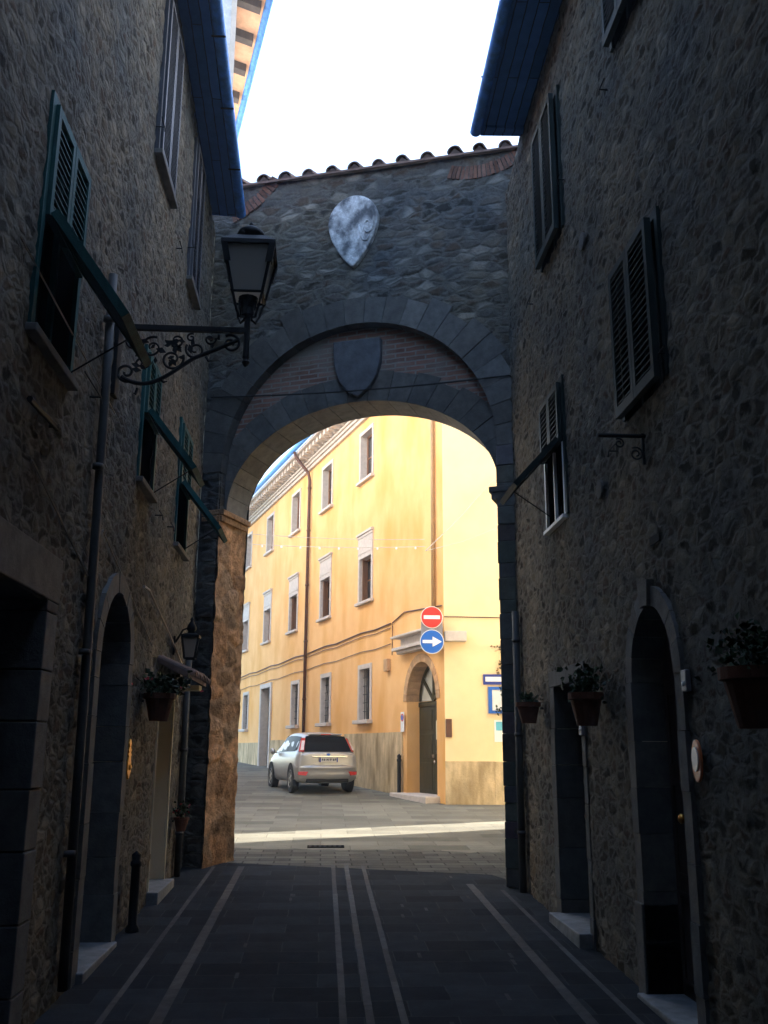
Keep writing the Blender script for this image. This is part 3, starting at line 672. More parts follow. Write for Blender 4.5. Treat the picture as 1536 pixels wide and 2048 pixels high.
# jamb blocks
for sgn, ue in ((-1, JL), (1, JR)):
    b = MB(); z = gz(12)
    while z < 5.7:
        h = rnd(.16, .36); h = min(h, 5.75-z); wd = rnd(.18, .30) if sgn < 0 else rnd(.18, .42); jt = rnd(-.003, .003)
        t = gtint(.7, 1.15, .05)
        n0 = 0.0
        cut = rnd(.3, .5)
        if sgn < 0: jt = .05
        for (na, nb) in ((.012+rnd(-.008, .012), -cut+.004), (-cut-.004, -.8+rnd(-.01, .02))):
            j2 = jt+rnd(-.006, .006)
            ua, ub = (ue-wd, ue-j2) if sgn < 0 else (ue+j2, ue+wd)
            b.fbox(FA, min(ua, ub), max(ua, ub), min(na, nb), max(na, nb), z+.0015, z+h-.0015, tuple(x*rnd(.85, 1.1) for x in t))
        z += h
    b.build('pier', M['rubble_arch'] if sgn < 0 else M['block'], GA, bevel=.01)
    b = MB()
    ua, ub = (ue-.3, ue+.06) if sgn < 0 else (ue-.10, ue+.34)
    b.fbox(FA, ua, ub, -.82, .03, 5.12, 5.2); b.fbox(FA, ua+(.03 if sgn > 0 else 0), ub-(0 if sgn > 0 else .03), -.8, .02, 5.03, 5.118)
    b.build('impost', M['block'] if sgn > 0 else M['jamb'], GA, bevel=.012)
# relieving arcs of brick under the tiles
b = MB()
for (c_, r_, a0, a1, kk) in (((-2.1, 11.2), 1.55, -73, -36, 13), ((2.2, 10.95), 1.25, -112, -58, 18)):
    for k in range(kk):
        q0 = R(a0+(a1-a0)*k/kk)+.006; q1 = R(a0+(a1-a0)*(k+1)/kk)-.006; p_ = .018+rnd(-.008, .01); hh = .2
        def pt(r, q, n): return FA.p(c_[0]+r*math.cos(q), n, c_[1]+r*math.sin(q))
        b.hexa([pt(r_-hh, q0, -.05), pt(r_-hh, q1, -.05), pt(r_, q1, -.05), pt(r_, q0, -.05), pt(r_-hh, q0, p_), pt(r_-hh, q1, p_), pt(r_, q1, p_), pt(r_, q0, p_)], gtint(.35, .75, .06))
    b.build('relieving_arch', M['brickblk'], GA); b = MB()
# coping tiles
b = MB()
for i in range(12):
    u = -1.52+i*.375
    for (F_, uu) in ((FA, u),):
        z = rooftop(u)+.015; rr = .098*rnd(.9, 1.12); t = gtint(.7, 1.2, .08); du = rnd(-.02, .02); dz = rnd(-.012, .02)
        A = []; B_ = []; A2 = []; B2 = []
        for j in range(11):
            q = math.pi*j/10
            A.append(FA.p(u+du+rr*math.cos(q), .11, z+dz+rr*math.sin(q))); B_.append(FA.p(u+du+rr*.85*math.cos(q), -.6, z+dz+.25+rr*.85*math.sin(q)))
            A2.append(FA.p(u+du+(rr-.018)*math.cos(q), .11, z+dz+(rr-.018)*math.sin(q))); B2.append(FA.p(u+du+(rr*.85-.018)*math.cos(q), -.6, z+dz+.25+(rr*.85-.018)*math.sin(q)))
        b.strip(A, B_, t); b.strip(A, A2, t); b.strip(A2, B2, t); b.add([FA.p(u+du-rr*.8, .08, z), FA.p(u+du+rr*.8, .08, z), FA.p(u+du, .08, z+rr*.85)], [(0, 1, 2)], (.4, .4, .4))
b.hexa([FA.p(-1.9, .09, rooftop(-1.9)-.02), FA.p(2.8, .09, rooftop(2.8)-.02), FA.p(2.8, -.65, rooftop(2.8)+.22), FA.p(-1.9, -.65, rooftop(-1.9)+.22),
        FA.p(-1.9, .09, rooftop(-1.9)+.012), FA.p(2.8, .09, rooftop(2.8)+.012), FA.p(2.8, -.65, rooftop(2.8)+.25), FA.p(-1.9, -.65, rooftop(-1.9)+.25)])
b.build('coping_tiles', M['tile'], GA)
# wire across the gate
b = MB(); pts = []
for i in range(13):
    t = i/12; pts.append(FA.p(-1.85+4.4*t, .05, 6.90-.22*t-.25*t*(1-t)))
pts += [FA.p(2.68, .05, 6.6), FA.p(2.72, .05, 6.3), FA.p(2.74, .05, 3.5)]
b.tube(pts, .011, 6); b.build('wall_cable', M['cable'], GA)

# coats of arms on the gateway
def shield_poly(pts, m, name, label, thick, n0, u0, z0):
    t = thing(name, label, 'coat of arms', FA.p(u0, n0, z0))
    b = MB(); b.prism([FA.p(u0+u, n0-.03, z0+z) for u, z in pts], FA.N*(thick+.03)); o = b.build('slab', m, t, bevel=.02)
    return t
alm = []
for i in range(40):
    a = 2*math.pi*i/40; s_ = math.sin(a); c_ = math.cos(a)
    zz = .42*s_ if s_ > 0 else .72*s_
    uu = .385*c_*(1 if s_ > 0 else (1-abs(s_)**2.2)**.25*(1-.30*abs(s_)**1.3))
    alm.append((uu, zz))
sh = shield_poly(alm, M['marble'], 'marble_shield', 'pale weathered almond shaped marble shield high on the gateway', .07, 0.02, .34, 9.33)
b = MB()      # worn relief: a curl at the right, lumps of a crest
pts = []
for i in range(34):
    a = R(60-420*i/33); r_ = .15-.0028*i
    pts.append(FA.p(.34+.24+r_*.62*math.cos(a), .095, 9.28+.02+r_*1.25*math.sin(a)-.004*i))
b.tube(pts, [.02-.0003*i for i in range(34)], 6)
b.tube([FA.p(.34+.26, .09, 9.06), FA.p(.34+.22, .095, 8.98), FA.p(.34+.16, .095, 9.0), FA.p(.34+.12, .095, 9.1), FA.p(.34+.10, .09, 9.25)], .015, 6)
b.build('carved_curl', M['marble'], sh, smooth=True)
hs = [(-.36, .46), (.36, .44), (.355, .1), (.30, -.12), (.20, -.28), (.02, -.42), (-.14, -.31), (-.27, -.14), (-.34, .1)]
shield_poly(hs, M['shieldgrey'], 'stone_shield', 'plain grey heater shaped stone shield on the brick infill above the arch', .10, -.17, .36, 7.1)

# ------------------------------------------------------------------ far left house over the gateway: grey gable, tiled eave
HF = thing('corner_house', 'grey gabled house beyond the gateway with terracotta boards under its eave', 'house', (-1.9, 15, gz(15)))
du = V((-.235, .972, 0)); dn = V((.972, .235, 0)); c0 = V((-1.9, 15.0, 0))
def hp(s, n, z): return c0+du*s+dn*n+Z*z
b = MB(); b.prism([hp(0, 0, -1), hp(0, -6, -1), hp(22, -6, -1), hp(22, 0, -1)], (0, 0, 17.2)); b.build('wall', M['greywall'], HF)
b = MB(); b.prism([hp(-.05, .03, 3), hp(-.05, -.06, 3), hp(.06, -.06, 3), hp(.06, .03, 3)], (0, 0, 13)); b.build('corner_trim', M['frame'], HF)
b = MB(); b.hexa([hp(-.6, -.05, 16.05), hp(22, -.05, 16.05), hp(22, .62, 15.93), hp(-.6, .62, 15.93), hp(-.6, -.05, 16.1), hp(22, -.05, 16.1), hp(22, .62, 15.98), hp(-.6, .62, 15.98)])
ev = b.build('eave', M['tilesoff'], HF)
s = -.5
while s < 21:
    b = MB(); b.hexa([hp(s, 0, 15.86), hp(s+.17, 0, 15.86), hp(s+.17, .55, 15.76), hp(s, .55, 15.76), hp(s, 0, 16.048), hp(s+.17, 0, 16.048), hp(s+.17, .55, 15.945), hp(s, .55, 15.945)]); b.build('rafter', M['darkwood'], ev); s += .92
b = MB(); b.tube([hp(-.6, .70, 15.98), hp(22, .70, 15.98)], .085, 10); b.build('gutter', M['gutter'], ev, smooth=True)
b = MB(); b.add([hp(-.6, .62, 16.0), hp(22, .62, 16.0), hp(22, -3, 17.6), hp(-.6, -3, 17.6), hp(22, -6.5, 16), hp(-.6, -6.5, 16)], [(0, 1, 2, 3), (3, 2, 4, 5)]); b.build('roof', M['tile'], HF)

# ------------------------------------------------------------------ yellow building
yd = V((-.297, .955, 0)).normalized(); yn = V((-.955, -.297, 0)).normalized()
FY = Frame((2.06, 25.2, 0), yd, yn)
HY = thing('yellow_building', 'ochre yellow three storey palace with stone framed windows beyond the arch', 'building', (2.06, 25.2, gz(25)))
SE, SS = 26.0, -2.66
up_w = [(2.42+4*k, 3.46+4*k) for k in range(6)]
gr_w = [(2.45, 3.35), (6.25, 7.12), (9.95, 10.8), (17.9, 18.75), (21.8, 22.6)]
ZT = 12.35
op_top = [(a, c, 9.98, 11.48) for a, c in up_w]; op_mid = [(a, c, 6.2, 7.52) for a, c in up_w]; op_gr = [(a, c, 2.75, 4.2) for a, c in gr_w]
op_door = [(13.95, 15.4, .9, 4.3)]
PC, PR = (-1.25, 3.12), .95            # portal
holes = op_top+op_mid+op_gr+op_door
us = sorted(set([SS, SE]+[h[0] for h in holes]+[h[1] for h in holes]+[PC[0]-PR-.1, PC[0]+PR+.1])); zs = sorted(set([.2, ZT]+[h[2] for h in holes]+[h[3] for h in holes]+[4.3]))
b = MB()
for i in range(len(us)-1):
    for j in range(len(zs)-1):
        uc = (us[i]+us[i+1])/2; zc = (zs[j]+zs[j+1])/2
        if any(h[0] < uc < h[1] and h[2] < zc < h[3] for h in holes): continue
        if PC[0]-PR-.1 < uc < PC[0]+PR+.1 and zc < 4.3: continue
        b.add([FY.p(us[i], 0, zs[j]), FY.p(us[i+1], 0, zs[j]), FY.p(us[i+1], 0, zs[j+1]), FY.p(us[i], 0, zs[j+1])], [(0, 1, 2, 3)])
# spandrel round the portal arch
ap = arc(PC, PR, 0, 180, 24)
ou = [(PC[0]+PR+.1, PC[1])] + [(PC[0]+PR+.1, 4.3)] + [(PC[0]-PR-.1, 4.3)] + [(PC[0]-PR-.1, PC[1])]
for i in range(24):
    (ua, za), (ub, zb_) = ap[i], ap[i+1]
    b.add([FY.p(ua, 0, za), FY.p(ub, 0, zb_), FY.p(ub, 0, 4.3), FY.p(ua, 0, 4.3)], [(0, 1, 2, 3)])
for sg in (-1, 1):
    ua = PC[0]+sg*PR; ub = PC[0]+sg*(PR+.1)
    b.add([FY.p(ua, 0, .2), FY.p(ub, 0, .2), FY.p(ub, 0, 4.3), FY.p(ua, 0, 4.3)], [(0, 1, 2, 3)])
b.build('street_wall', M['ochre'], HY)
b = MB(); cnr = FY.p(SS, 0, 0)
FE = Frame(cnr, V((1, -.02, 0)), V((-.02, -1, 0)))        # end wall facing the arch
b.add([FE.p(0, 0, .2), FE.p(9, 0, .2), FE.p(9, 0, ZT), FE.p(0, 0, ZT)], [(0, 1, 2, 3)]); b.build('end_wall', M['ochre2'], HY)
b = MB(); e1 = FE.p(9, 0, 0); e2 = FY.p(SE, 0, 0); e3 = e2+V((9, 3, 0))
for p, q in ((e1, e3), (e3, e2)): b.add([p+Z*.2, q+Z*.2, q+Z*ZT, p+Z*ZT], [(0, 1, 2, 3)])
b.build('rear_wall', M['ochre'], HY)
# dado
b = MB(); s = SS
def dado(u0, u1, zt):
    b.fbox(FY, u0, u1, -.02, .045, .2, zt, gtint(.92, 1.05, .02))
dado(-.06, 4.6, 2.36); dado(4.6, 9.4, 2.30); dado(9.4, 13.7, 2.24); dado(15.65, 20, 2.16); dado(20, SE, 2.12)
b.build('street_dado', M['dado'], HY)
b = MB(); b.fbox(FE, .0, 1.15, -.02, .04, .2, 1.66); b.fbox(FE, 1.15, 9, -.02, .05, .2, 1.655); b.build('end_dado', M['dado'], HY)
# windows
def yframe(u0, u1, z0, z1, t, top_h=None, sill=.1, dark=False, leafm=None, sillout=.12, depth=.24):
    w_ = MB(); th = top_h if top_h else t
    w_.fbox(FY, u0-t, u0, -.01, .03, z0, z1); w_.fbox(FY, u1, u1+t, -.01, .03, z0, z1); w_.fbox(FY, u0-t, u1+t, -.01, .032, z1, z1+th)
    w_.fbox(FY, u0-.012, u0, -depth, -.011, z0, z1); w_.fbox(FY, u1, u1+.012, -depth, -.011, z0, z1); w_.fbox(FY, u0-.012, u1+.012, -depth, -.011, z1, z1+.012); w_.fbox(FY, u0-.012, u1+.012, -depth, -.011, z0-.012, z0)
    if top_h:
        w_.fbox(FY, u0-t-.05, u1+t+.05, 0, .09, z1+th, z1+th+.07); w_.fbox(FY, u0-t-.02, u1+t+.02, 0, .055, z1+th-.08, z1+th-.002); w_.fbox(FY, u0-t-.005, u1+t+.005, 0, .045, z1+.14, z1+.17)
    W = w_.build('window', M['frame'], HY)
    s_ = MB(); s_.fbox(FY, u0-t-.06, u1+t+.06, -.02, sillout, z0-sill, z0-.013); s_.build('sill', M['frame'], W, bevel=.01)
    l = MB()
    if dark:
        l.fbox(FY, u0, u1, -depth-.02, -depth+.01, z0, z1)
        L_ = l.build('pane', M['pane'], W)
        gr = MB()
        k = 5
        for i in range(1, k+1): uu = u0+(u1-u0)*i/(k+1); gr.tube([FY.p(uu, -.1, z0), FY.p(uu, -.1, z1)], .011, 5)
        for i in range(1, 6): zz = z0+(z1-z0)*i/6; gr.tube([FY.p(u0, -.1, zz), FY.p(u1, -.1, zz)], .008, 5)
        gr.build('window_grille', M['iron'], W)
    else:
        um = (u0+u1)/2
        for a, c in ((u0, um-.003), (um+.003, u1)):
            l.fbox(FY, a, a+.06, -depth, -depth+.05, z0, z1); l.fbox(FY, c-.06, c, -depth, -depth+.05, z0, z1); l.fbox(FY, a+.06, c-.06, -depth, -depth+.05, z0, z0+.08); l.fbox(FY, a+.06, c-.06, -depth, -depth+.05, z1-.06, z1)
            l.fbox(FY, a+.06, c-.06, -depth+.004, -depth+.03, (z0+z1)/2, (z0+z1)/2+.04)
        l.build('sash', M['brownwin'], W)
        p_ = MB(); p_.fbox(FY, u0, u1, -depth-.02, -depth+.012, z0, z1); p_.build('pane', M['pane'], W)
    return W
for a, c, z0, z1 in op_top: yframe(a, c, z0, z1, .11)
for k, (a, c, z0, z1) in enumerate(op_mid):
    W = yframe(a, c, z0, z1, .11, .72)
    if k < 3:   # an inside shutter leaf folded half open
        b = MB(); b.prism([FY.p(c-.1, -.22, z0+.02), FY.p(c-.1, -.22, z1-.02), FY.p(c-.16, -.03, z1-.02), FY.p(c-.16, -.03, z0+.02)], FY.U*.035); b.build('open_leaf', M['brownwin'], W)
for a, c, z0, z1 in op_gr: yframe(a, c, z0, z1, .13, dark=True, sillout=.17, sill=.12)
# far door
b = MB(); a, c, z0, z1 = op_door[0]
b.fbox(FY, a-.2, a, -.03, .06, .6, z1+.18); b.fbox(FY, c, c+.2, -.03, .06, .6, z1+.18); b.fbox(FY, a, c, -.03, .06, z1, z1+.18); b.fbox(FY, a-.012, a, -.3, -.031, .6, z1); b.fbox(FY, c, c+.012, -.3, -.031, .6, z1); b.fbox(FY, a, c, -.3, -.031, z1, z1+.012)
b.build('far_door_surround', M['frame'], HY)
b = MB(); b.fbox(FY, a, c, -.34, -.28, .6, z1); b.build('far_door', M['doorgreen'], HY)
# portal
dep = .36
b = MB()
z = .2
for sg in (-1, 1):
    ue = PC[0]+sg*PR
    b = MB(); b.add([FY.p(ue, 0, .2), FY.p(ue, -dep, .2), FY.p(ue, -dep, PC[1]), FY.p(ue, 0, PC[1])], [(0, 1, 2, 3)])
    b.build('portal_reveal', M['ochre'], HY)
b = MB(); K = 17
for k in range(K):
    q0 = math.pi*k/K+.006; q1 = math.pi*(k+1)/K-.006; t = gtint(.8, 1.15, .06)
    def pt(r, q, n): return FY.p(PC[0]+(PR+r)*math.cos(q), n, PC[1]+(PR+r)*math.sin(q))
    b.hexa([pt(-.004, q0, -dep), pt(-.004, q1, -dep), pt(.2, q1, -dep), pt(.2, q0, -dep), pt(-.004, q0, .02), pt(-.004, q1, .02), pt(.2, q1, .02), pt(.2, q0, .02)], t)
M['portalbrick'] = mat('portal_brick', (.55, .33, .17), .9, .2, 6, .4, 40)
b.build('portal_arch', M['portalbrick'], HY)
b = MB()
u0, u1 = PC[0]-PR, PC[0]+PR; nn = -dep+.02
for (a, c) in ((u0, PC[0]-.005), (PC[0]+.005, u1)):
    b.fbox(FY, a, c, nn-.07, nn-.01, .8, 2.98)
    for (za, zb_) in ((.95, 1.6), (1.7, 2.3), (2.4, 2.9)):
        b.fbox(FY, a+.1, c-.1, nn-.01, nn+.008, za, zb_)
b.fbox(FY, u0, u1, nn-.07, nn+.015, 2.98, 3.1)
DR = b.build('portal_door', M['doorgreen'], HY, bevel=.008)
b = MB(); pf = arc(PC, PR-.0, 0, 180, 24); pi_ = arc(PC, PR-.13, 0, 180, 24)
A = [FY.p(u, nn, z) for u, z in pf]; B_ = [FY.p(u, nn, z) for u, z in pi_]; b.strip(A, B_)
for a in (40, 90, 140):
    cx, sx = math.cos(R(a)), math.sin(R(a)); p0 = FY.p(PC[0], nn-.01, PC[1]); p1 = FY.p(PC[0]+cx*PR*.95, nn-.01, PC[1]+sx*PR*.95)
    sd = (FY.U*(-sx)+Z*cx)*.045; b.hexa([p0-sd, p0+sd, p1+sd, p1-sd, p0-sd+FY.N*.03, p0+sd+FY.N*.03, p1+sd+FY.N*.03, p1-sd+FY.N*.03])
b.build('fanlight_bars', M['doorgreen'], DR)
b = MB(); b.add([FY.p(u, nn-.04, z) for u, z in arc(PC, PR, 0, 180, 24)], [list(range(25))])
M['fanglass'] = mat('pale_fanlight_glass', (.62, .60, .50), .25, .1, 3, 0, spec=.6); b.build('fanlight', M['fanglass'], DR)
b = MB(); b.fbox(FY, -1.78, -1.42, nn+.008, nn+.016, 2.16, 2.62); b.build('paper_notice', M['paper'], DR)
b = MB(); b.fbox(FY, -1.36, -1.22, nn, nn+.05, 1.72, 1.8); b.fbox(FY, -1.6, -1.5, nn, nn+.05, 1.82, 1.92); b.lathe(FY.p(-1.4, nn, 1.62), [(.03, 0), (.03, .03), (.05, .06), (0, .08)], 8, FY.N); b.build('door_handle', M['chrome'], DR)
b = MB(); b.fbox(FY, u0-.15, u1+.25, -dep, .38, .3, .86); b.build('portal_step', M['frame'], HY, bevel=.02)
# stone hood above the portal
b = MB(); b.fbox(FY, -2.62, .05, 0, .30, 4.42, 4.5); b.fbox(FY, -2.5, -.05, 0, .2, 4.34, 4.418); b.fbox(FY, -2.4, -.2, 0, .14, 4.502, 4.74); b.fbox(FY, -2.62, .05, 0, .34, 4.742, 4.8)
b.build('portal_hood', M['frame'], HY, bevel=.015)
b = MB(); b.fbox(FE, 0.0, .52, 0, .22, 4.42, 4.66); b.build('end_hood', M['frame'], HY, bevel=.015)
# cornice
b = MB(); b.fbox(FY, SS-.2, SE, 0, .10, 11.9, 12.02); b.fbox(FY, SS-.2, SE, 0, .16, 12.022, 12.12); b.fbox(FY, SS-.25, SE, 0, .62, 12.42, 12.52); b.fbox(FY, SS-.2, SE, 0, .22, 12.122, 12.2)
b.fbox(FE, -.2, 9, 0, .14, 11.9, 12.15)
CO = b.build('cornice', M['cornice'], HY)
b = MB(); u = SS
while u < SE:
    b.fbox(FY, u, u+.2, .02, .52, 12.24, 12.418); b.fbox(FY, u+.03, u+.17, .02, .3, 12.202, 12.238); u += .42
o = b.build('modillions', M['cornice'], CO)
b = MB(); b.tube([FY.p(SS-.3, .72, 12.58), FY.p(SE, .72, 12.58)], .09, 10); b.build('gutter', M['gutter'], CO, smooth=True)
b = MB(); pr = [FY.p(SS-.3, .62, 12.53), FY.p(SE, .62, 12.53), FY.p(SE, -4, 14.6), FY.p(SS-.3+1.5, -4, 14.6)]; b.add(pr+[e3+Z*12.6, e1+Z*12.6], [(0, 1, 2, 3), (3, 2, 4, 5)]); b.add([pr[0], pr[3], e1+Z*12.6], [(0, 1, 2)]); b.build('roof', M['tile'], HY)
# pipes
b = MB(); b.tube([FY.p(8.9, .7, 12.5), FY.p(8.9, .62, 12.3), FY.p(8.9, .14, 11.75), FY.p(8.9, .09, 11.5), FY.p(8.9, .09, 2.3)], .06, 10)
for z in (3.6, 5.6, 7.6, 9.6, 11.2): b.lathe(FY.p(8.9, .09, z), [(.075, -.03), (.075, .03)], 10)
b.build('drainpipe', M['pipe'], HY, smooth=True)
b = MB(); b.tube([FY.p(-2.2, .07, 12), FY.p(-2.2, .07, 5.3)], .05, 10)
M['palepipe'] = mat('pale_pipe', (.42, .27, .13), .5, .1, 6, 0); b.build('drainpipe', M['palepipe'], HY, smooth=True)
# cables along the wall
b = MB()
for z0, r_ in ((5.28, .02), (5.16, .012), (4.72, .012)):
    pts = [FY.p(SE-1.2*i, .03, z0-.012*(SE-1.2*i)+.03*math.sin(i*2.1)) for i in range(22)]; b.tube(pts, r_, 5)
b.tube([FY.p(.65, .03, 5.27), FY.p(-.2, .03, 5.45), FY.p(-2.6, .03, 5.3)], .018, 5); b.tube([FY.p(.65, .03, 5.25), FY.p(.68, .03, 4.4)], .012, 5)
b.tube([FE.p(0, .03, 5.02), FE.p(3, .03, 5.0)], .012, 5)
b.build('wall_cable', M['pipe'], HY)
b = MB(); b.fbox(FY, .85, 1.12, 0, .12, 3.98, 4.32); b.build('junction_box', M['portalbrick'], HY, bevel=.02)
b = MB(); b.fbox(FE, -.0+.02, .16, 0, .05, 2.2, 2.62); b.build('entry_panel', M['pipe'], HY, bevel=.01)

# thin wall added to cut the sunlit strip's far edge (hidden by the pier)
HN = thing('strip_edge_blocker', 'added unseen thin wall cutting the far edge of the sunlit strip', 'house', (8, 22, gz(21)))
b = MB(); b.prism([(6.9, 22.1, -1), (6.9, 22.45, -1), (8.6, 22.45, -1), (8.6, 22.1, -1)], (0, 0, 11)); b.build('wall', M['plaster'], HN)

# ------------------------------------------------------------------ things by the yellow building
pole = V((2.5, 22.35, 0))
def road_sign(z, r, label, kind, n=32):
    t = thing('road_sign', label, 'sign', (2.52, 22.32, z), 'road signs at the corner')
    def disc(m, r_, y0, y1, name, par):
        b = MB(); b.lathe((2.52, y0, z), [(r_, 0), (r_, y0-y1)], n, V((0, -1, 0))); return b.build(name, m, par)
    base = disc(M['white'], r, 22.33, 22.318, 'rim', t)
    disc(M['red'] if kind == 'no' else M['blue'], r*.94, 22.317, 22.312, 'face', t)
    b = MB()
    if kind == 'no': b.box((2.52-r*.74, 22.305, z-r*.165), (2.52+r*.74, 22.311, z+r*.165))
    else:
        pts = [(-.78, -.13), (.05, -.13), (.05, -.42), (.82, 0), (.05, .42), (.05, .13), (-.78, .13)]
        b.prism([(2.52+r*x, 22.311, z+r*y) for x, y in pts], (0, -.006, 0))
    b.build('symbol', M['white'], t)
    b = MB(); b.tube([(2.52, 22.34, z), (2.82, 22.62, z)], .02, 6); b.build('bracket', M['grey'], t)
    return t
road_sign(4.96, .262, 'round red no entry sign with a white bar on the building corner', 'no')
road_sign(4.385, .285, 'round blue sign with a white right arrow below the no entry sign', 'arrow')
b = MB(); b.box((2.27, 22.36, 4.22), (2.78, 22.40, 4.86)); tag(b.build('backing_panel', M['grey']), 'grey square panel behind the blue arrow sign', 'panel')
# boards on the end wall
t = thing('notice_board', 'narrow navy board with a white band on the yellow end wall', 'sign', FE.p(1.2, 0, 3.4))
b = MB(); b.fbox(FE, .92, 2.0, .01, .04, 3.42, 3.66); b.build('panel', M['navy'], t)
b = MB(); b.fbox(FE, .97, 1.95, .041, .046, 3.49, 3.60); b.build('white_band', M['white'], t)
t = thing('notice_case', 'blue framed notice case with white paper under the navy board', 'sign', FE.p(1.3, 0, 2.8))
b = MB(); b.fbox(FE, 1.03, 1.12, .01, .05, 2.75, 3.37); b.fbox(FE, 1.9, 1.99, .01, .05, 2.75, 3.37); b.fbox(FE, 1.12, 1.9, .01, .05, 2.75, 2.82); b.fbox(FE, 1.12, 1.9, .01, .05, 3.3, 3.37); b.build('frame', M['blue'], t)
b = MB(); b.fbox(FE, 1.12, 1.9, .01, .03, 2.82, 3.3); b.build('paper', M['white'], t)
t = thing('poster', 'small white and cyan poster low on the yellow end wall', 'poster', FE.p(1.3, 0, 2.2))
b = MB(); b.fbox(FE, 1.16, 1.7, .005, .015, 2.1, 2.6); b.build('sheet', M['white'], t)
b = MB(); b.fbox(FE, 1.2, 1.66, .0152, .018, 2.36, 2.56); b.build('picture', M['cyan'], t)
# small no parking sign
t = thing('parking_sign', 'small round red and blue sign on the wall left of the portal', 'sign', FY.p(-.13, .02, 2.7))
b = MB(); b.fbox(FY, -.25, -.02, .05, .06, 2.36, 2.86); b.build('plate', M['white'], t)
b = MB(); b.lathe(FY.p(-.135, .061, 2.72), [(.1, 0), (.1, .006)], 16, FY.N); b.build('rim', M['red'], t)
b = MB(); b.lathe(FY.p(-.135, .068, 2.72), [(.07, 0), (.07, .004)], 16, FY.N); b.build('face', M['blue'], t)

def bollard(x, y, h, r, label):
    t = thing('bollard', label, 'bollard', (x, y, gz(y)), 'iron bollards')
    b = MB(); z = gz(y)
    b.lathe((x, y, z-.02), [(r*1.5, 0), (r*1.5, .05), (r, .08), (r, h*.8), (r*1.25, h*.82), (r*1.25, h*.86), (r*.9, h*.88), (r*1.1, h*.95), (0, h*1.0)], 14)
    b.build('post', M['iron'], t, smooth=True)
    return t
p_ = FY.p(-.12, .14, 0); bollard(p_.x, p_.y, 1.05, .05, 'thin dark bollard beside the yellow building portal')
bollard(-1.70, 9.45, .72, .042, 'black iron bollard against the left stone house')

# string of lights and wires across the far street
t = thing('light_string', 'sagging string of small bulbs across the street before the yellow building', 'light string', (0, 22, 6.7))
pts = [V((-3.2+5.6*i/24, 22.9-.3*i/24, 6.85-.12*i/24-.35*(i/24)*(1-i/24))) for i in range(25)]
b = MB(); b.tube(pts, .009, 5); b.tube([p+V((0, .1, .3-.1*i/24)) for i, p in enumerate(pts)], .007, 5); b.build('wire', M['frame'], t)
for p in pts[1:-1:2]:
    b = MB(); b.lathe(p-Z*.07, [(0, 0), (.025, .02), (.025, .05), (.01, .07)], 6); b.build('bulb', M['ceramic'], t)
b = MB(); b.tube([V((2.4, 22.5, 6.6)), V((3.2, 22.55, 7.4)), V((4.15, 22.5, 8.5))], .012, 5); b.tube([V((2.4, 22.5, 6.6)), V((3.3, 22.55, 6.85)), V((4.4, 22.5, 7.3))], .008, 5)
tag(b.build('overhead_wire', M['frame']), 'thin overhead wires rising to the right over the yellow end wall', 'wire')

b = MB(); y_ = 15.25
for k in range(7): b.box((-.18+k*.075, y_, gz(y_)-.02), (-.18+k*.075+.045, y_+.12, gz(y_)+.006))
b.box((-.20, y_-.03, gz(y_)-.03), (.36, y_-.0005, gz(y_)+.009)); b.box((-.20, y_+.1205, gz(y_)-.03), (.36, y_+.14, gz(y_)+.012))
tag(b.build('drain_grate', M['iron']), 'small dark iron drain grate in the paving just past the arch', 'drain')

# ------------------------------------------------------------------ foliage helper
def leaves(b, c, rad, n, size, droop=0., tint=(1, 1, 1)):
    c = V(c)
    for k in range(n):
        p = V((random.gauss(0, .45)*rad[0], random.gauss(0, .45)*rad[1], random.gauss(0, .45)*rad[2])); p.z -= droop*random.random()**2
        d = V((random.gauss(0, 1), random.gauss(0, 1), random.gauss(0, 1)+.3)).normalized(); s = d.cross(V((random.gauss(0, 1), random.gauss(0, 1), random.gauss(0, 1)))).normalized()
        l = size*rnd(.6, 1.4); w_ = l*.42; q = c+p; u_ = d.cross(s)*l*.12
        t = gtint(.5, 1.5, .15)
        b.add([q, q+d*l*.5+s*w_+u_, q+d*l, q+d*l*.5-s*w_+u_], [(0, 1, 2, 3)], t)
def twig(b, p, d, n, seg=.12):
    pts = [V(p)]; d = V(d)
    for k in range(n): d = (d+V((random.gauss(0, .25), random.gauss(0, .2), random.gauss(0, .2)))).normalized(); pts.append(pts[-1]+d*seg)
    b.tube(pts, [.012*(1-.6*i/n) for i in range(n+1)], 5); return pts
for (uz, label, m, n) in (((1.75, 4.2), 'brown dry creeper hanging high on the yellow end wall', 'leafdry', 130), ((1.7, 2.75), 'dark green climbing twigs beside the blue notice case', 'leaf', 110)):
    t = thing('climbing_plant', label, 'plant', FE.p(uz[0], .1, uz[1]))
    b = MB(); tips = []
    for k in range(6): tips += twig(b, FE.p(uz[0]+.3, .1, uz[1]+rnd(-.2, .25)), (-1, -.1, rnd(-.5, .35)), 6, .14)[2:]
    b.build('stems', M['darkwood'], t)
    b = MB()
    for p in tips: leaves(b, p, (.09, .06, .11), n//14, .075)
    b.build('foliage', M[m], t)

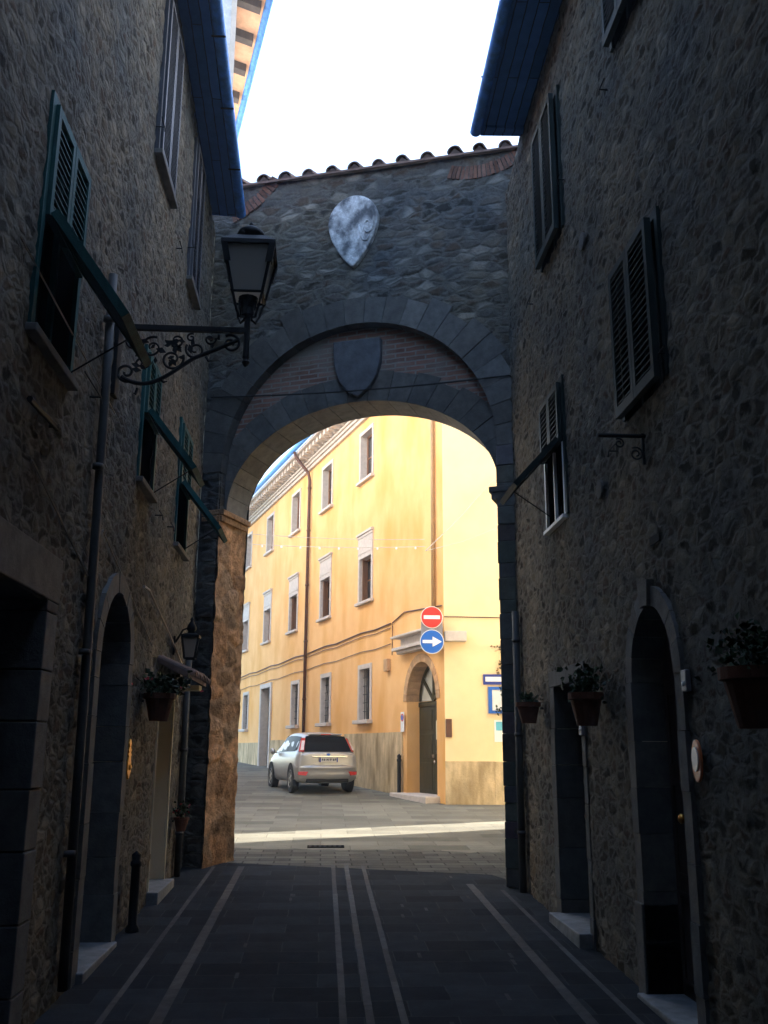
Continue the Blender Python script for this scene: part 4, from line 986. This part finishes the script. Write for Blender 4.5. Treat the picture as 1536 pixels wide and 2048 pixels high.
# ------------------------------------------------------------------ flower pots hung on the walls
def wall_pot(F, u, z, r, h, label, plant, group='terracotta wall pots', leafm='leaf', nleaf=260, size=.06, spread=(.25, .2, .16), lift=.1, flowers=0):
    c = F.p(u, r+.02, z); t = thing('flower_pot', label, 'flower pot', c, group)
    b = MB(); b.lathe(c, [(r*.6, 0), (r*.92, h*.78), (r*1.06, h*.8), (r*1.06, h), (r*.9, h), (r*.86, h*.85)], 18, caps=False); b.lathe(c, [(0, .001), (r*.6, .001)], 18, caps=False)
    b.build('pot', M['terracotta'], t, smooth=False)
    b = MB(); b.lathe(c, [(0, h*.86), (r*.88, h*.86)], 14, caps=False); b.build('soil', M['soil'], t)
    b = MB(); b.lathe(c, [(r*1.02, h*.72), (r*1.05, h*.72)], 18, caps=False); b.tube([F.p(u, -.02, z+h*.72), F.p(u, .02, z+h*.72)], .012, 6); b.build('hanger', M['iron'], t)
    if plant:
        b = MB(); leaves(b, c+Z*(h+lift), spread, nleaf, size); b.build('foliage', M[leafm], t)
        b = MB()
        for k in range(7): b.tube([c+Z*h*.85, c+Z*(h+lift)+V((random.gauss(0, .5)*spread[0], random.gauss(0, .5)*spread[1], .05))], .005, 4)
        b.build('stems', M['leaf'], t)
    if flowers:
        b = MB(); leaves(b, c+Z*(h+lift), (spread[0]*1.1, spread[1]*1.1, spread[2]), flowers, .035); b.build('flowers', M['flower'], t)
    return t
wall_pot(FR, 4.72, 2.03, .17, .3, 'large terracotta pot with a dark bushy plant right of the arched door', True, nleaf=420, size=.04, spread=(.18, .27, .13), lift=.08)
wall_pot(FR, 8.0, 2.12, .14, .27, 'terracotta pot with a leafy plant beside the deep doorway on the right', True, nleaf=240, size=.05, spread=(.17, .2, .14), lift=.08)
wall_pot(FR, 10.35, 2.2, .13, .22, 'small terracotta pot with a sparse plant near the right drainpipe', True, nleaf=60, size=.05, spread=(.12, .14, .07), lift=.03)
wall_pot(FL, 9.75, 2.18, .15, .27, 'terracotta pot with trailing green plant by the tiled canopy on the left', True, nleaf=320, size=.06, spread=(.28, .4, .1), lift=.08, flowers=14)
wall_pot(FL, 12.2, .95, .09, .16, 'small low pot with red flowers beside the left drainpipe', True, nleaf=90, size=.045, spread=(.1, .12, .1), lift=.08, flowers=22)

# ------------------------------------------------------------------ plaques, bells, small lamps
t = thing('door_plaque', 'ornate polished brass plaque beside the left arched door', 'plaque', FL.p(9.13, .02, 1.85))
pr = [(-.0, .17), (.03, .13), (.015, .10), (.05, .07), (.025, .05), (.055, .03), (.03, .01), (.05, -.04), (.055, -.12), (.02, -.16), (0, -.19)]
pts = pr+[(-x, z) for x, z in pr[::-1][1:-1]]
b = MB(); b.prism([FL.p(9.13+x*1.5, .02, 1.83+z) for x, z in pts], FL.N*.02); b.build('plate', M['brass'], t, bevel=.004)
b = MB(); b.lathe(FL.p(9.13, .04, 1.75), [(.03, 0), (.02, .015), (0, .02)], 10, V((1, 0, 0))); b.build('bell_button', M['brass'], t)
t = thing('door_plaque', 'oval white ceramic plaque with an orange border beside the right arched door', 'plaque', FR.p(5.98, .02, 1.86))
def oval(F, u, z, a, h, n): return [F.p(u+a*math.cos(2*math.pi*i/24), n, z+h*math.sin(2*math.pi*i/24)) for i in range(24)]
b = MB(); b.prism(oval(FR, 5.98, 1.86, .075, .13, .02), FR.N*.018); b.build('border', M['ceramicred'], t, bevel=.006)
b = MB(); b.prism(oval(FR, 5.98, 1.87, .05, .075, .0385), FR.N*.008); b.build('face', M['ceramic'], t)
for F, u, z, lab in ((FR, 6.08, 2.36, 'small pale bell box right of the right arched door'), (FR, 8.66, 2.12, 'small pale bell box beside the deep right doorway')):
    t = thing('bell_box', lab, 'doorbell', F.p(u, .02, z))
    b = MB(); b.fbox(F, u-.045, u+.045, .01, .045, z-.07, z+.07); b.build('case', M['grey'], t, bevel=.008)
    b = MB(); b.lathe(F.p(u, .045, z-.02), [(.018, 0), (.012, .01), (0, .012)], 10, F.N); b.build('button', M['ceramic'], t)
# wrought iron sign bracket on the right wall
t = thing('iron_bracket', 'scrolled iron sign bracket on the right wall below the big shutters', 'bracket', FR.p(6.6, 0, 4.2))
b = MB(); b.tube([FR.p(6.62, -.03, 4.20), FR.p(6.62, .36, 4.20)], .016, 6); b.tube([FR.p(6.62, .02, 4.22), FR.p(6.62, .02, 3.98)], .012, 6); b.build('arm', M['iron'], t)
b = MB()
for (cn, cz, r0, tr) in ((.075, 4.06, .055, 1.6), (.2, 4.14, .04, 1.4)):
    b.tube([FR.p(6.62, cn+r0*(1-.75*i/26)*math.cos(2*math.pi*tr*i/26+1), cz+r0*(1-.75*i/26)*math.sin(2*math.pi*tr*i/26+1)) for i in range(27)], .007, 5)
b.build('scrolls', M['iron'], t)

# ------------------------------------------------------------------ lanterns
def lantern(c, hw, hb, h, par, front, drop=.0):
    """tapered four sided lantern: c = centre of the bottom ring"""
    c = V(c); cor = ((-1, -1), (1, -1), (1, 1), (-1, 1))
    bt = [c+V((x*hb, y*hb, 0)) for x, y in cor]; tp = [c+V((x*hw, y*hw, h)) for x, y in cor]
    b = MB()
    for i in range(4): b.tube([bt[i], tp[i]], .013, 4); b.tube([bt[i], bt[(i+1) % 4]], .013, 4)
    b.build('cage', M['iron'], par)
    g_ = MB()
    for i in range(4):
        j = (i+1) % 4; m_ = (bt[i]+bt[j])/2-c; inn = V((m_.x, m_.y, 0)).normalized()*-.008
        g_.add([bt[i]+inn, bt[j]+inn, tp[j]+inn, tp[i]+inn], [(0, 1, 2, 3)])
    g_.build('glass', M['lampglass'], par)
    b = MB(); k = hw*1.12
    # deep skirted top rim, sloped roof, vent dome
    for i in range(4):
        j = (i+1) % 4; A = c+V((cor[i][0]*k, cor[i][1]*k, h)); B_ = c+V((cor[j][0]*k, cor[j][1]*k, h)); dn_ = V((0, 0, -h*drop)); sh_ = .93
        A2 = c+V((cor[i][0]*k*sh_, cor[i][1]*k*sh_, h-h*drop)); B2 = c+V((cor[j][0]*k*sh_, cor[j][1]*k*sh_, h-h*drop))
    q = [c+V((x*k, y*k, h)) for x, y in cor]; q2 = [c+V((x*k, y*k, h+.035)) for x, y in cor]; q3 = [c+V((x*hw*.62, y*hw*.62, h+hw*.62)) for x, y in cor]
    b.add(q+q2+q3, [(0, 1, 5, 4), (1, 2, 6, 5), (2, 3, 7, 6), (3, 0, 4, 7), (4, 5, 9, 8), (5, 6, 10, 9), (6, 7, 11, 10), (7, 4, 8, 11), (8, 9, 10, 11), (3, 2, 1, 0)])
    b.build('cap', M['iron'], par)
    b = MB(); b.lathe(c+Z*(h+hw*.62), [(hw*.5, 0), (hw*.45, .03), (hw*.62, .045), (hw*.55, .09), (hw*.3, .13), (.015, .15), (.02, .17), (0, .2)], 16); b.build('vent_dome', M['iron'], par, smooth=True)
    if drop:
        for i in range(4):        # little corner skirts
            b = MB(); x, y = cor[i]
            for ax in (0, 1):
                p = c+V((x*k*1.0, y*k*1.0, h)); e = V((-x*.055, 0, 0)) if ax == 0 else V((0, -y*.055, 0)); dd = V((-x*.03, -y*.03, -h*drop))
                b.prism([p, p+e, p+e+dd, p+dd], V((0, -y*.006, 0)) if ax == 0 else V((-x*.006, 0, 0)))
            b.build('corner_skirt', M['iron'], par)
LY, LX = 7.55, -.715
SLmp = thing('street_lamp', 'black four sided lantern on a scrolled iron arm from the left wall', 'street lamp', (-1.8, LY, 5.3))
b = MB(); b.fbox(FL, LY-.07, LY+.07, -.02, .03, 4.75, 5.5); b.build('wall_plate', M['iron'], SLmp, bevel=.008)
b = MB(); b.box((-1.78, LY-.02, 5.355), (LX, LY+.02, 5.40)); b.tube([(LX, LY, 5.12), (LX, LY, 5.62)], .026, 10); b.lathe((LX, LY, 5.08), [(0, -.035), (.018, -.02), (.034, .01), (.02, .04), (.03, .055)], 10); b.build('arm', M['iron'], SLmp)
b = MB()
pts = []
for i in range(30):      # long lower sweep from the wall to the arm's end
    t_ = i/29; pts.append(V((-1.74+.95*t_, LY, 4.93+.36*t_**1.4-.14*math.sin(math.pi*min(1, t_*1.6))*(1-t_)*1.0)))
b.tube(pts, .018, 8)
def spiral(cx, cz, r0, turns, ph, sgn=1, r=.011, n=30, k=.8):
    b.tube([V((cx+r0*(1-k*i/n)*math.cos(ph+sgn*2*math.pi*turns*i/n), LY, cz+r0*(1-k*i/n)*math.sin(ph+sgn*2*math.pi*turns*i/n))) for i in range(n+1)], [r*(1-.3*i/n) for i in range(n+1)], 6)
spiral(-.845, 5.255, .085, 1.5, 2.2, -1, .014)
spiral(-1.70, 4.97, .085, 1.3, -1.2, -1, .014)
spiral(-1.50, 5.20, .10, 1.4, 1.2, 1, .011); spiral(-1.56, 5.05, .07, 1.2, 3.6, -1, .010); spiral(-1.33, 5.10, .10, 1.5, .4, -1, .012)
spiral(-1.30, 5.27, .06, 1.3, 4, 1, .010); spiral(-1.14, 5.19, .085, 1.4, 2.6, 1, .011); spiral(-1.02, 5.29, .05, 1.3, .2, -1, .010); spiral(-1.66, 5.26, .075, 1.3, 5.1, -1, .010); spiral(-1.18, 5.30, .04, 1.2, 1.1, 1, .009)
for x, z, dx, dz in ((-1.42, 4.93, .06, -.05), (-1.05, 5.13, .05, -.05), (-.95, 5.34, .0, -.06), (-1.6, 4.83, -.03, -.07)):
    b.tube([V((x, LY, z)), V((x+dx*.5, LY, z+dz*.8)), V((x+dx, LY, z+dz*.6))], [.012, .012, .004], 6)
for k in range(26):      # acanthus leaves cast along the scrolls
    x = rnd(-1.68, -.98); z = 5.33-rnd(.02, .36)*(1-((x+1.7)/1.0))-.03; a = rnd(0, 6.28); l = rnd(.05, .09)
    d = V((math.cos(a), 0, math.sin(a))); s_ = V((-d.z, 0, d.x))
    b.prism([V((x, LY-.008, z)), V((x, LY-.008, z))+d*l*.5+s_*l*.3, V((x, LY-.008, z))+d*l, V((x, LY-.008, z))+d*l*.5-s_*l*.25], (0, .016, 0))
b.build('scrollwork', M['iron'], SLmp)
b = MB()
for a in range(4):
    q = math.pi/4+a*math.pi/2; dx, dy = math.cos(q), math.sin(q)
    b.tube([V((LX+dx*.03, LY+dy*.03, 5.5)), V((LX+dx*.09, LY+dy*.09, 5.48)), V((LX+dx*.13, LY+dy*.13, 5.55)), V((LX+dx*.165, LY+dy*.165, 5.66)), V((LX+dx*.19, LY+dy*.19, 5.7))], .011, 6)
    b.tube([V((LX+dx*.05, LY+dy*.05, 5.66)), V((LX+dx*.10, LY+dy*.10, 5.62)), V((LX+dx*.09, LY+dy*.09, 5.54))], .008, 6)
b.lathe((LX, LY, 5.48), [(.03, 0), (.055, .04), (.055, .1), (.08, .16), (.085, .2)], 12); b.build('cradle', M['iron'], SLmp)
lantern((LX, LY, 5.69), .205, .125, .40, SLmp, None, drop=.4)
t = thing('wall_lantern', 'small black wall lantern above the tiled canopy on the left', 'lantern', FL.p(11.55, 0, 3.1))
b = MB(); b.fbox(FL, 11.5, 11.6, -.01, .02, 3.0, 3.22); b.tube([FL.p(11.55, 0, 3.12), FL.p(11.55, .1, 3.30), FL.p(11.55, .2, 3.34)], .012, 6); b.build('arm', M['iron'], t)
lantern(FL.p(11.55, .2, 2.96), .095, .06, .24, t, None)

# ------------------------------------------------------------------ parked car
def make_car(loc, rot):
    T = thing('parked_car', 'champagne silver hatchback parked against the yellow building', 'car', loc); T.rotation_euler = (0, math.atan(-SL)*0, rot)
    mt = Matrix.Translation(V((0, 0, 0)))
    def bld(b, name, m, par, **k):      # meshes are written in car space: +Y forward, origin on the ground under the middle
        off = T.location.copy(); b.v = [V((p.x*.90, p.y*.92, p.z))+off for p in b.v]; return b.build(name, m, par, **k)
    # stations: y, z_top, w_top, z_belt, w_belt, w_mid, z_sill
    ST = [(-2.16, .93, .70, .86, .78, .80, .36), (-2.12, .97, .72, .92, .80, .86, .28), (-2.04, 1.03, .70, .96, .82, .895, .22), (-1.90, 1.20, .64, .99, .82, .91, .2), (-1.72, 1.405, .585, .985, .825, .915, .2),
          (-1.45, 1.455, .59, .975, .825, .915, .19), (-.9, 1.485, .61, .965, .825, .912, .19), (-.3, 1.49, .62, .955, .825, .91, .19), (.25, 1.455, .615, .945, .825, .908, .19), (.62, 1.33, .62, .94, .825, .908, .19),
          (.95, 1.15, .67, .935, .82, .905, .19), (1.22, 1.0, .74, .93, .81, .90, .19), (1.6, .93, .72, .87, .79, .89, .2), (1.98, .82, .64, .74, .74, .84, .22), (2.14, .68, .52, .60, .62, .68, .26)]
    rings = []
    for (y, zt, wt, zb, wb, wm, zs) in ST:
        half = [(0, zs), (wm*.8, zs), (wm*.97, zs+.08), (wm, (zs+zb)*.5), (wm*.985, zb-.12), (wb, zb), ((wb+wt)/2+.015, (zb+zt)/2), (wt, zt-.035), (wt*.86, zt), (wt*.45, zt+.018), (0, zt+.024)]
        rings.append([V((x, y, z)) for x, z in half] + [V((-x, y, z)) for x, z in half[-2:0:-1]])
    n = len(rings[0]); b = MB(); fs = []
    for i in range(len(rings)-1):
        for j in range(n): fs.append((i*n+j, i*n+(j+1) % n, (i+1)*n+(j+1) % n, (i+1)*n+j))
    fs += [list(range(n))[::-1], [(len(rings)-1)*n+j for j in range(n)]]
    b.add([p for r_ in rings for p in r_], fs)
    body = bld(b, 'body', M['carpaint'], T, smooth=True)
    sb = body.modifiers.new('sub', 'SUBSURF'); sb.levels = 2; sb.render_levels = 2
    # bumper: a rounded bar across the rear
    b = MB()
    for (dz, dy, wd) in ((0, 0, 0),):
        prof = [(-2.13, .30), (-2.215, .33), (-2.24, .45), (-2.225, .56), (-2.245, .575), (-2.235, .62), (-2.18, .665), (-2.10, .67)]
        xs = [-.915, -.88, -.80, -.66, -.4, 0, .4, .66, .80, .88, .915]; bow = [.34, .17, .085, .045, .015, 0, .015, .045, .085, .17, .34]
        vs = [V((x, y+bw, z)) for x, bw in zip(xs, bow) for y, z in prof]; k = len(prof); f2 = []
        for i in range(len(xs)-1):
            for j in range(k-1): f2.append((i*k+j, i*k+j+1, (i+1)*k+j+1, (i+1)*k+j))
        b.add(vs, f2)
    bump = bld(b, 'bumper', M['carpaint'], T, smooth=True)
    b = MB(); b.box((-.62, -2.16, .235), (.62, -2.0, .335)); bld(b, 'diffuser', M['rubber'], T, bevel=.02)
    # tailgate with the handle strip and a recessed number plate
    b = MB(); pts = [(-.66, .68), (.66, .68), (.72, .80), (.73, .90), (.70, .975), (-.70, .975), (-.73, .90), (-.72, .80)]
    def tg(x, z, o=0): return V((x, -2.195-o+.10*max(0, (z-.72))*1.3+.06*(x/.7)**2, z))
    b.add([tg(x, z, .01) for x, z in pts]+[tg(x, z, -.05) for x, z in pts], [list(range(8))]+[(i, (i+1) % 8, 8+(i+1) % 8, 8+i) for i in range(8)]); tgate = bld(b, 'tailgate', M['carpaint'], T, bevel=.012)
    b = MB(); b.box((-.50, -2.225, .862), (.56, -2.19, .895)); bld(b, 'handle_strip', M['chrome'], tgate, bevel=.008)
    b = MB(); b.box((-.27, -2.212, .735), (.27, -2.196, .85)); pl = bld(b, 'number_plate', M['plate'], tgate)
    b = MB(); b.box((-.27, -2.2155, .737), (-.235, -2.2125, .848)); b.box((.235, -2.2155, .737), (.27, -2.2125, .848)); bld(b, 'plate_bands', M['navy'], pl)
    b = MB()
    for x in (-.2, -.145, -.06, -.01, .045, .13, .185): b.box((x, -2.2155, .765), (x+.012, -2.2125, .825)); b.box((x+.0121, -2.2155, rnd(.765, .81)), (x+.034, -2.2125, rnd(.812, .825)))
    bld(b, 'plate_marks', M['iron'], pl)
    b = MB(); b.lathe(V((0, -2.185, .925)), [(.055, 0), (.055, .012), (.03, .016), (0, .016)], 16, V((0, -1, 0))); 
    for p in b.v: p.z = .925+(p.z-.925)*.5
    bld(b, 'badge', M['blue'], tgate)
    # glass: strips lifted off the loft between belt and roof
    def surf(i, t, side=1):
        (y, zt, wt, zb, wb, wm, zs) = ST[i]; x = wb+(wt-wb)*t; x += .03*math.sin(math.pi*t); z = zb+(zt-.035-zb)*t
        return V((side*(x+.004), y, z))
    for sd in (-1, 1):
        b = MB(); lo = [surf(i, .06, sd) for i in range(4, 11)]; hi = [surf(i, .90, sd) for i in range(4, 11)]
        lo[0] = lo[0]+V((0, .12, .05)); hi[0] = hi[0]+V((0, .16, -.04)); b.strip(lo, hi); g_ = bld(b, 'side_glass', M['carglass'], T, smooth=True)
        q = MB(); i = 6; a_ = surf(i, .06, sd)+V((sd*.006, .35, 0)); c_ = surf(i, .9, sd)+V((sd*.006, .35, 0)); q.strip([a_, c_], [a_+V((0, .07, 0)), c_+V((0, .07, 0))]); bld(q, 'pillar', M['iron'], g_)
    b = MB()
    rw = [(.70, 1.0, -2.13), (.695, 1.06, -2.085), (.65, 1.22, -1.96), (.585, 1.385, -1.80)]
    for (w0, z0, y0), (w1, z1, y1) in zip(rw[:-1], rw[1:]):
        xs = [-1, -.6, 0, .6, 1]
        A = [V((x*w0, y0+.05*x*x-.012, z0)) for x in xs]; B_ = [V((x*w1, y1+.05*x*x-.012, z1)) for x in xs]; b.strip(A, B_)
    bld(b, 'rear_window', M['carglass'], T, smooth=True)
    b = MB(); b.box((-.5, -1.84, 1.425), (.5, -1.6, 1.455)); sp = bld(b, 'spoiler', M['carpaint'], T, bevel=.02)
    b = MB(); b.box((-.15, -1.85, 1.42), (.15, -1.835, 1.445)); bld(b, 'brake_light', M['lampred'], sp)
    b = MB(); b.add([V((x, y, z)) for x, y, z in ((-.56, .42, 1.40), (.56, .42, 1.40), (.7, 1.12, 1.04), (-.7, 1.12, 1.04))], [(0, 1, 2, 3)])
    for p in b.v: p.z += .02
    bld(b, 'windscreen', M['carglass'], T)
    for sd in (-1, 1):
        b = MB(); b.hexa([V((sd*.80, -2.02, 1.0)), V((sd*.70, -2.10, 1.0)), V((sd*.60, -1.83, 1.34)), V((sd*.675, -1.72, 1.34)), V((sd*.835, -1.95, .99)), V((sd*.72, -2.13, .99)), V((sd*.615, -1.86, 1.345)), V((sd*.70, -1.70, 1.345))])
        tl = bld(b, 'tail_light', M['lampred'], T, bevel=.01)
        b = MB(); b.hexa([V((sd*.795, -2.045, 1.04)), V((sd*.73, -2.105, 1.04)), V((sd*.66, -1.945, 1.27)), V((sd*.715, -1.86, 1.27)), V((sd*.805, -2.065, 1.035)), V((sd*.725, -2.135, 1.035)), V((sd*.655, -1.965, 1.275)), V((sd*.72, -1.87, 1.275))]); bld(b, 'lamp_lens', M['lampclear'], tl)
        b = MB(); b.hexa([V((sd*.66, -2.17, .40)), V((sd*.86, -2.08, .42)), V((sd*.86, -2.08, .50)), V((sd*.60, -2.19, .50)), V((sd*.66, -2.215, .40)), V((sd*.87, -2.125, .42)), V((sd*.87, -2.125, .50)), V((sd*.60, -2.235, .50))]); bld(b, 'reflector', M['lampred'], bump)
        b = MB(); b.lathe(V((sd*.98, .78, 1.0)), [(0, -.07), (.06, -.055), (.085, 0), (.06, .05), (0, .065)], 10, V((0, 1, 0))); b.tube([V((sd*.85, .80, .96)), V((sd*.95, .79, .98))], .025, 6); bld(b, 'wing_mirror', M['carpaint'], T, smooth=True)
    for sd in (-1, 1):
        for y in (-1.36, 1.28):
            ax = V((sd, 0, 0)); c_ = V((sd*.70, y, .315))
            ar = MB(); ar.lathe(V((sd*.80, y, .33)), [(.37, 0), (.385, .118), (.36, .122), (.0, .105)], 24, ax, caps=False); bld(ar, 'wheel_arch', M['rubber'], T)
            b = MB(); b.lathe(c_, [(.2, 0), (.30, .0), (.315, .03), (.315, .19), (.30, .215), (.235, .222), (.22, .20), (.215, .05)], 24, ax); wh = bld(b, 'wheel', M['rubber'], T)
            b = MB(); b.lathe(c_, [(.228, .205), (.215, .222), (.205, .19), (.06, .17)], 20, ax, caps=False)
            for k in range(5):
                q = 2*math.pi*k/5; d_ = V((0, math.cos(q), math.sin(q))); s_ = V((0, -math.sin(q), math.cos(q))); o_ = c_+ax*.19
                b.hexa([o_+d_*.03-s_*.03, o_+d_*.03+s_*.03, o_+d_*.21+s_*.035, o_+d_*.21-s_*.035, o_+ax*.025+d_*.03-s_*.03, o_+ax*.025+d_*.03+s_*.03, o_+ax*.02+d_*.21+s_*.035, o_+ax*.02+d_*.21-s_*.035])
            b.lathe(c_, [(.06, .17), (.06, .22), (0, .225)], 12, ax, caps=False); bld(b, 'rim', M['rim'], wh)
    return T
ca = math.atan2(.65, 2.29)
make_car((-.36, 27.3, gz(27.3)), R(15))

# ------------------------------------------------------------------ thin haze volume added to stand in for lens glare
b = MB(); b.box((-91, -41, -2.6), (91, 141, 20.0)); hz = b.build('glare_haze', M['white']); hz['kind'] = 'stuff'
m = bpy.data.materials.new('glare_haze'); m.use_nodes = True; n = m.node_tree
n.nodes.remove(n.nodes["Principled BSDF"]); v = n.nodes.new("ShaderNodeVolumePrincipled")
v.inputs["Color"].default_value = (.90, .93, .97, 1); v.inputs["Density"].default_value = .0024; v.inputs["Anisotropy"].default_value = .4
n.links.new(v.outputs[0], n.nodes["Material Output"].inputs["Volume"])
hz.data.materials.clear(); hz.data.materials.append(m)
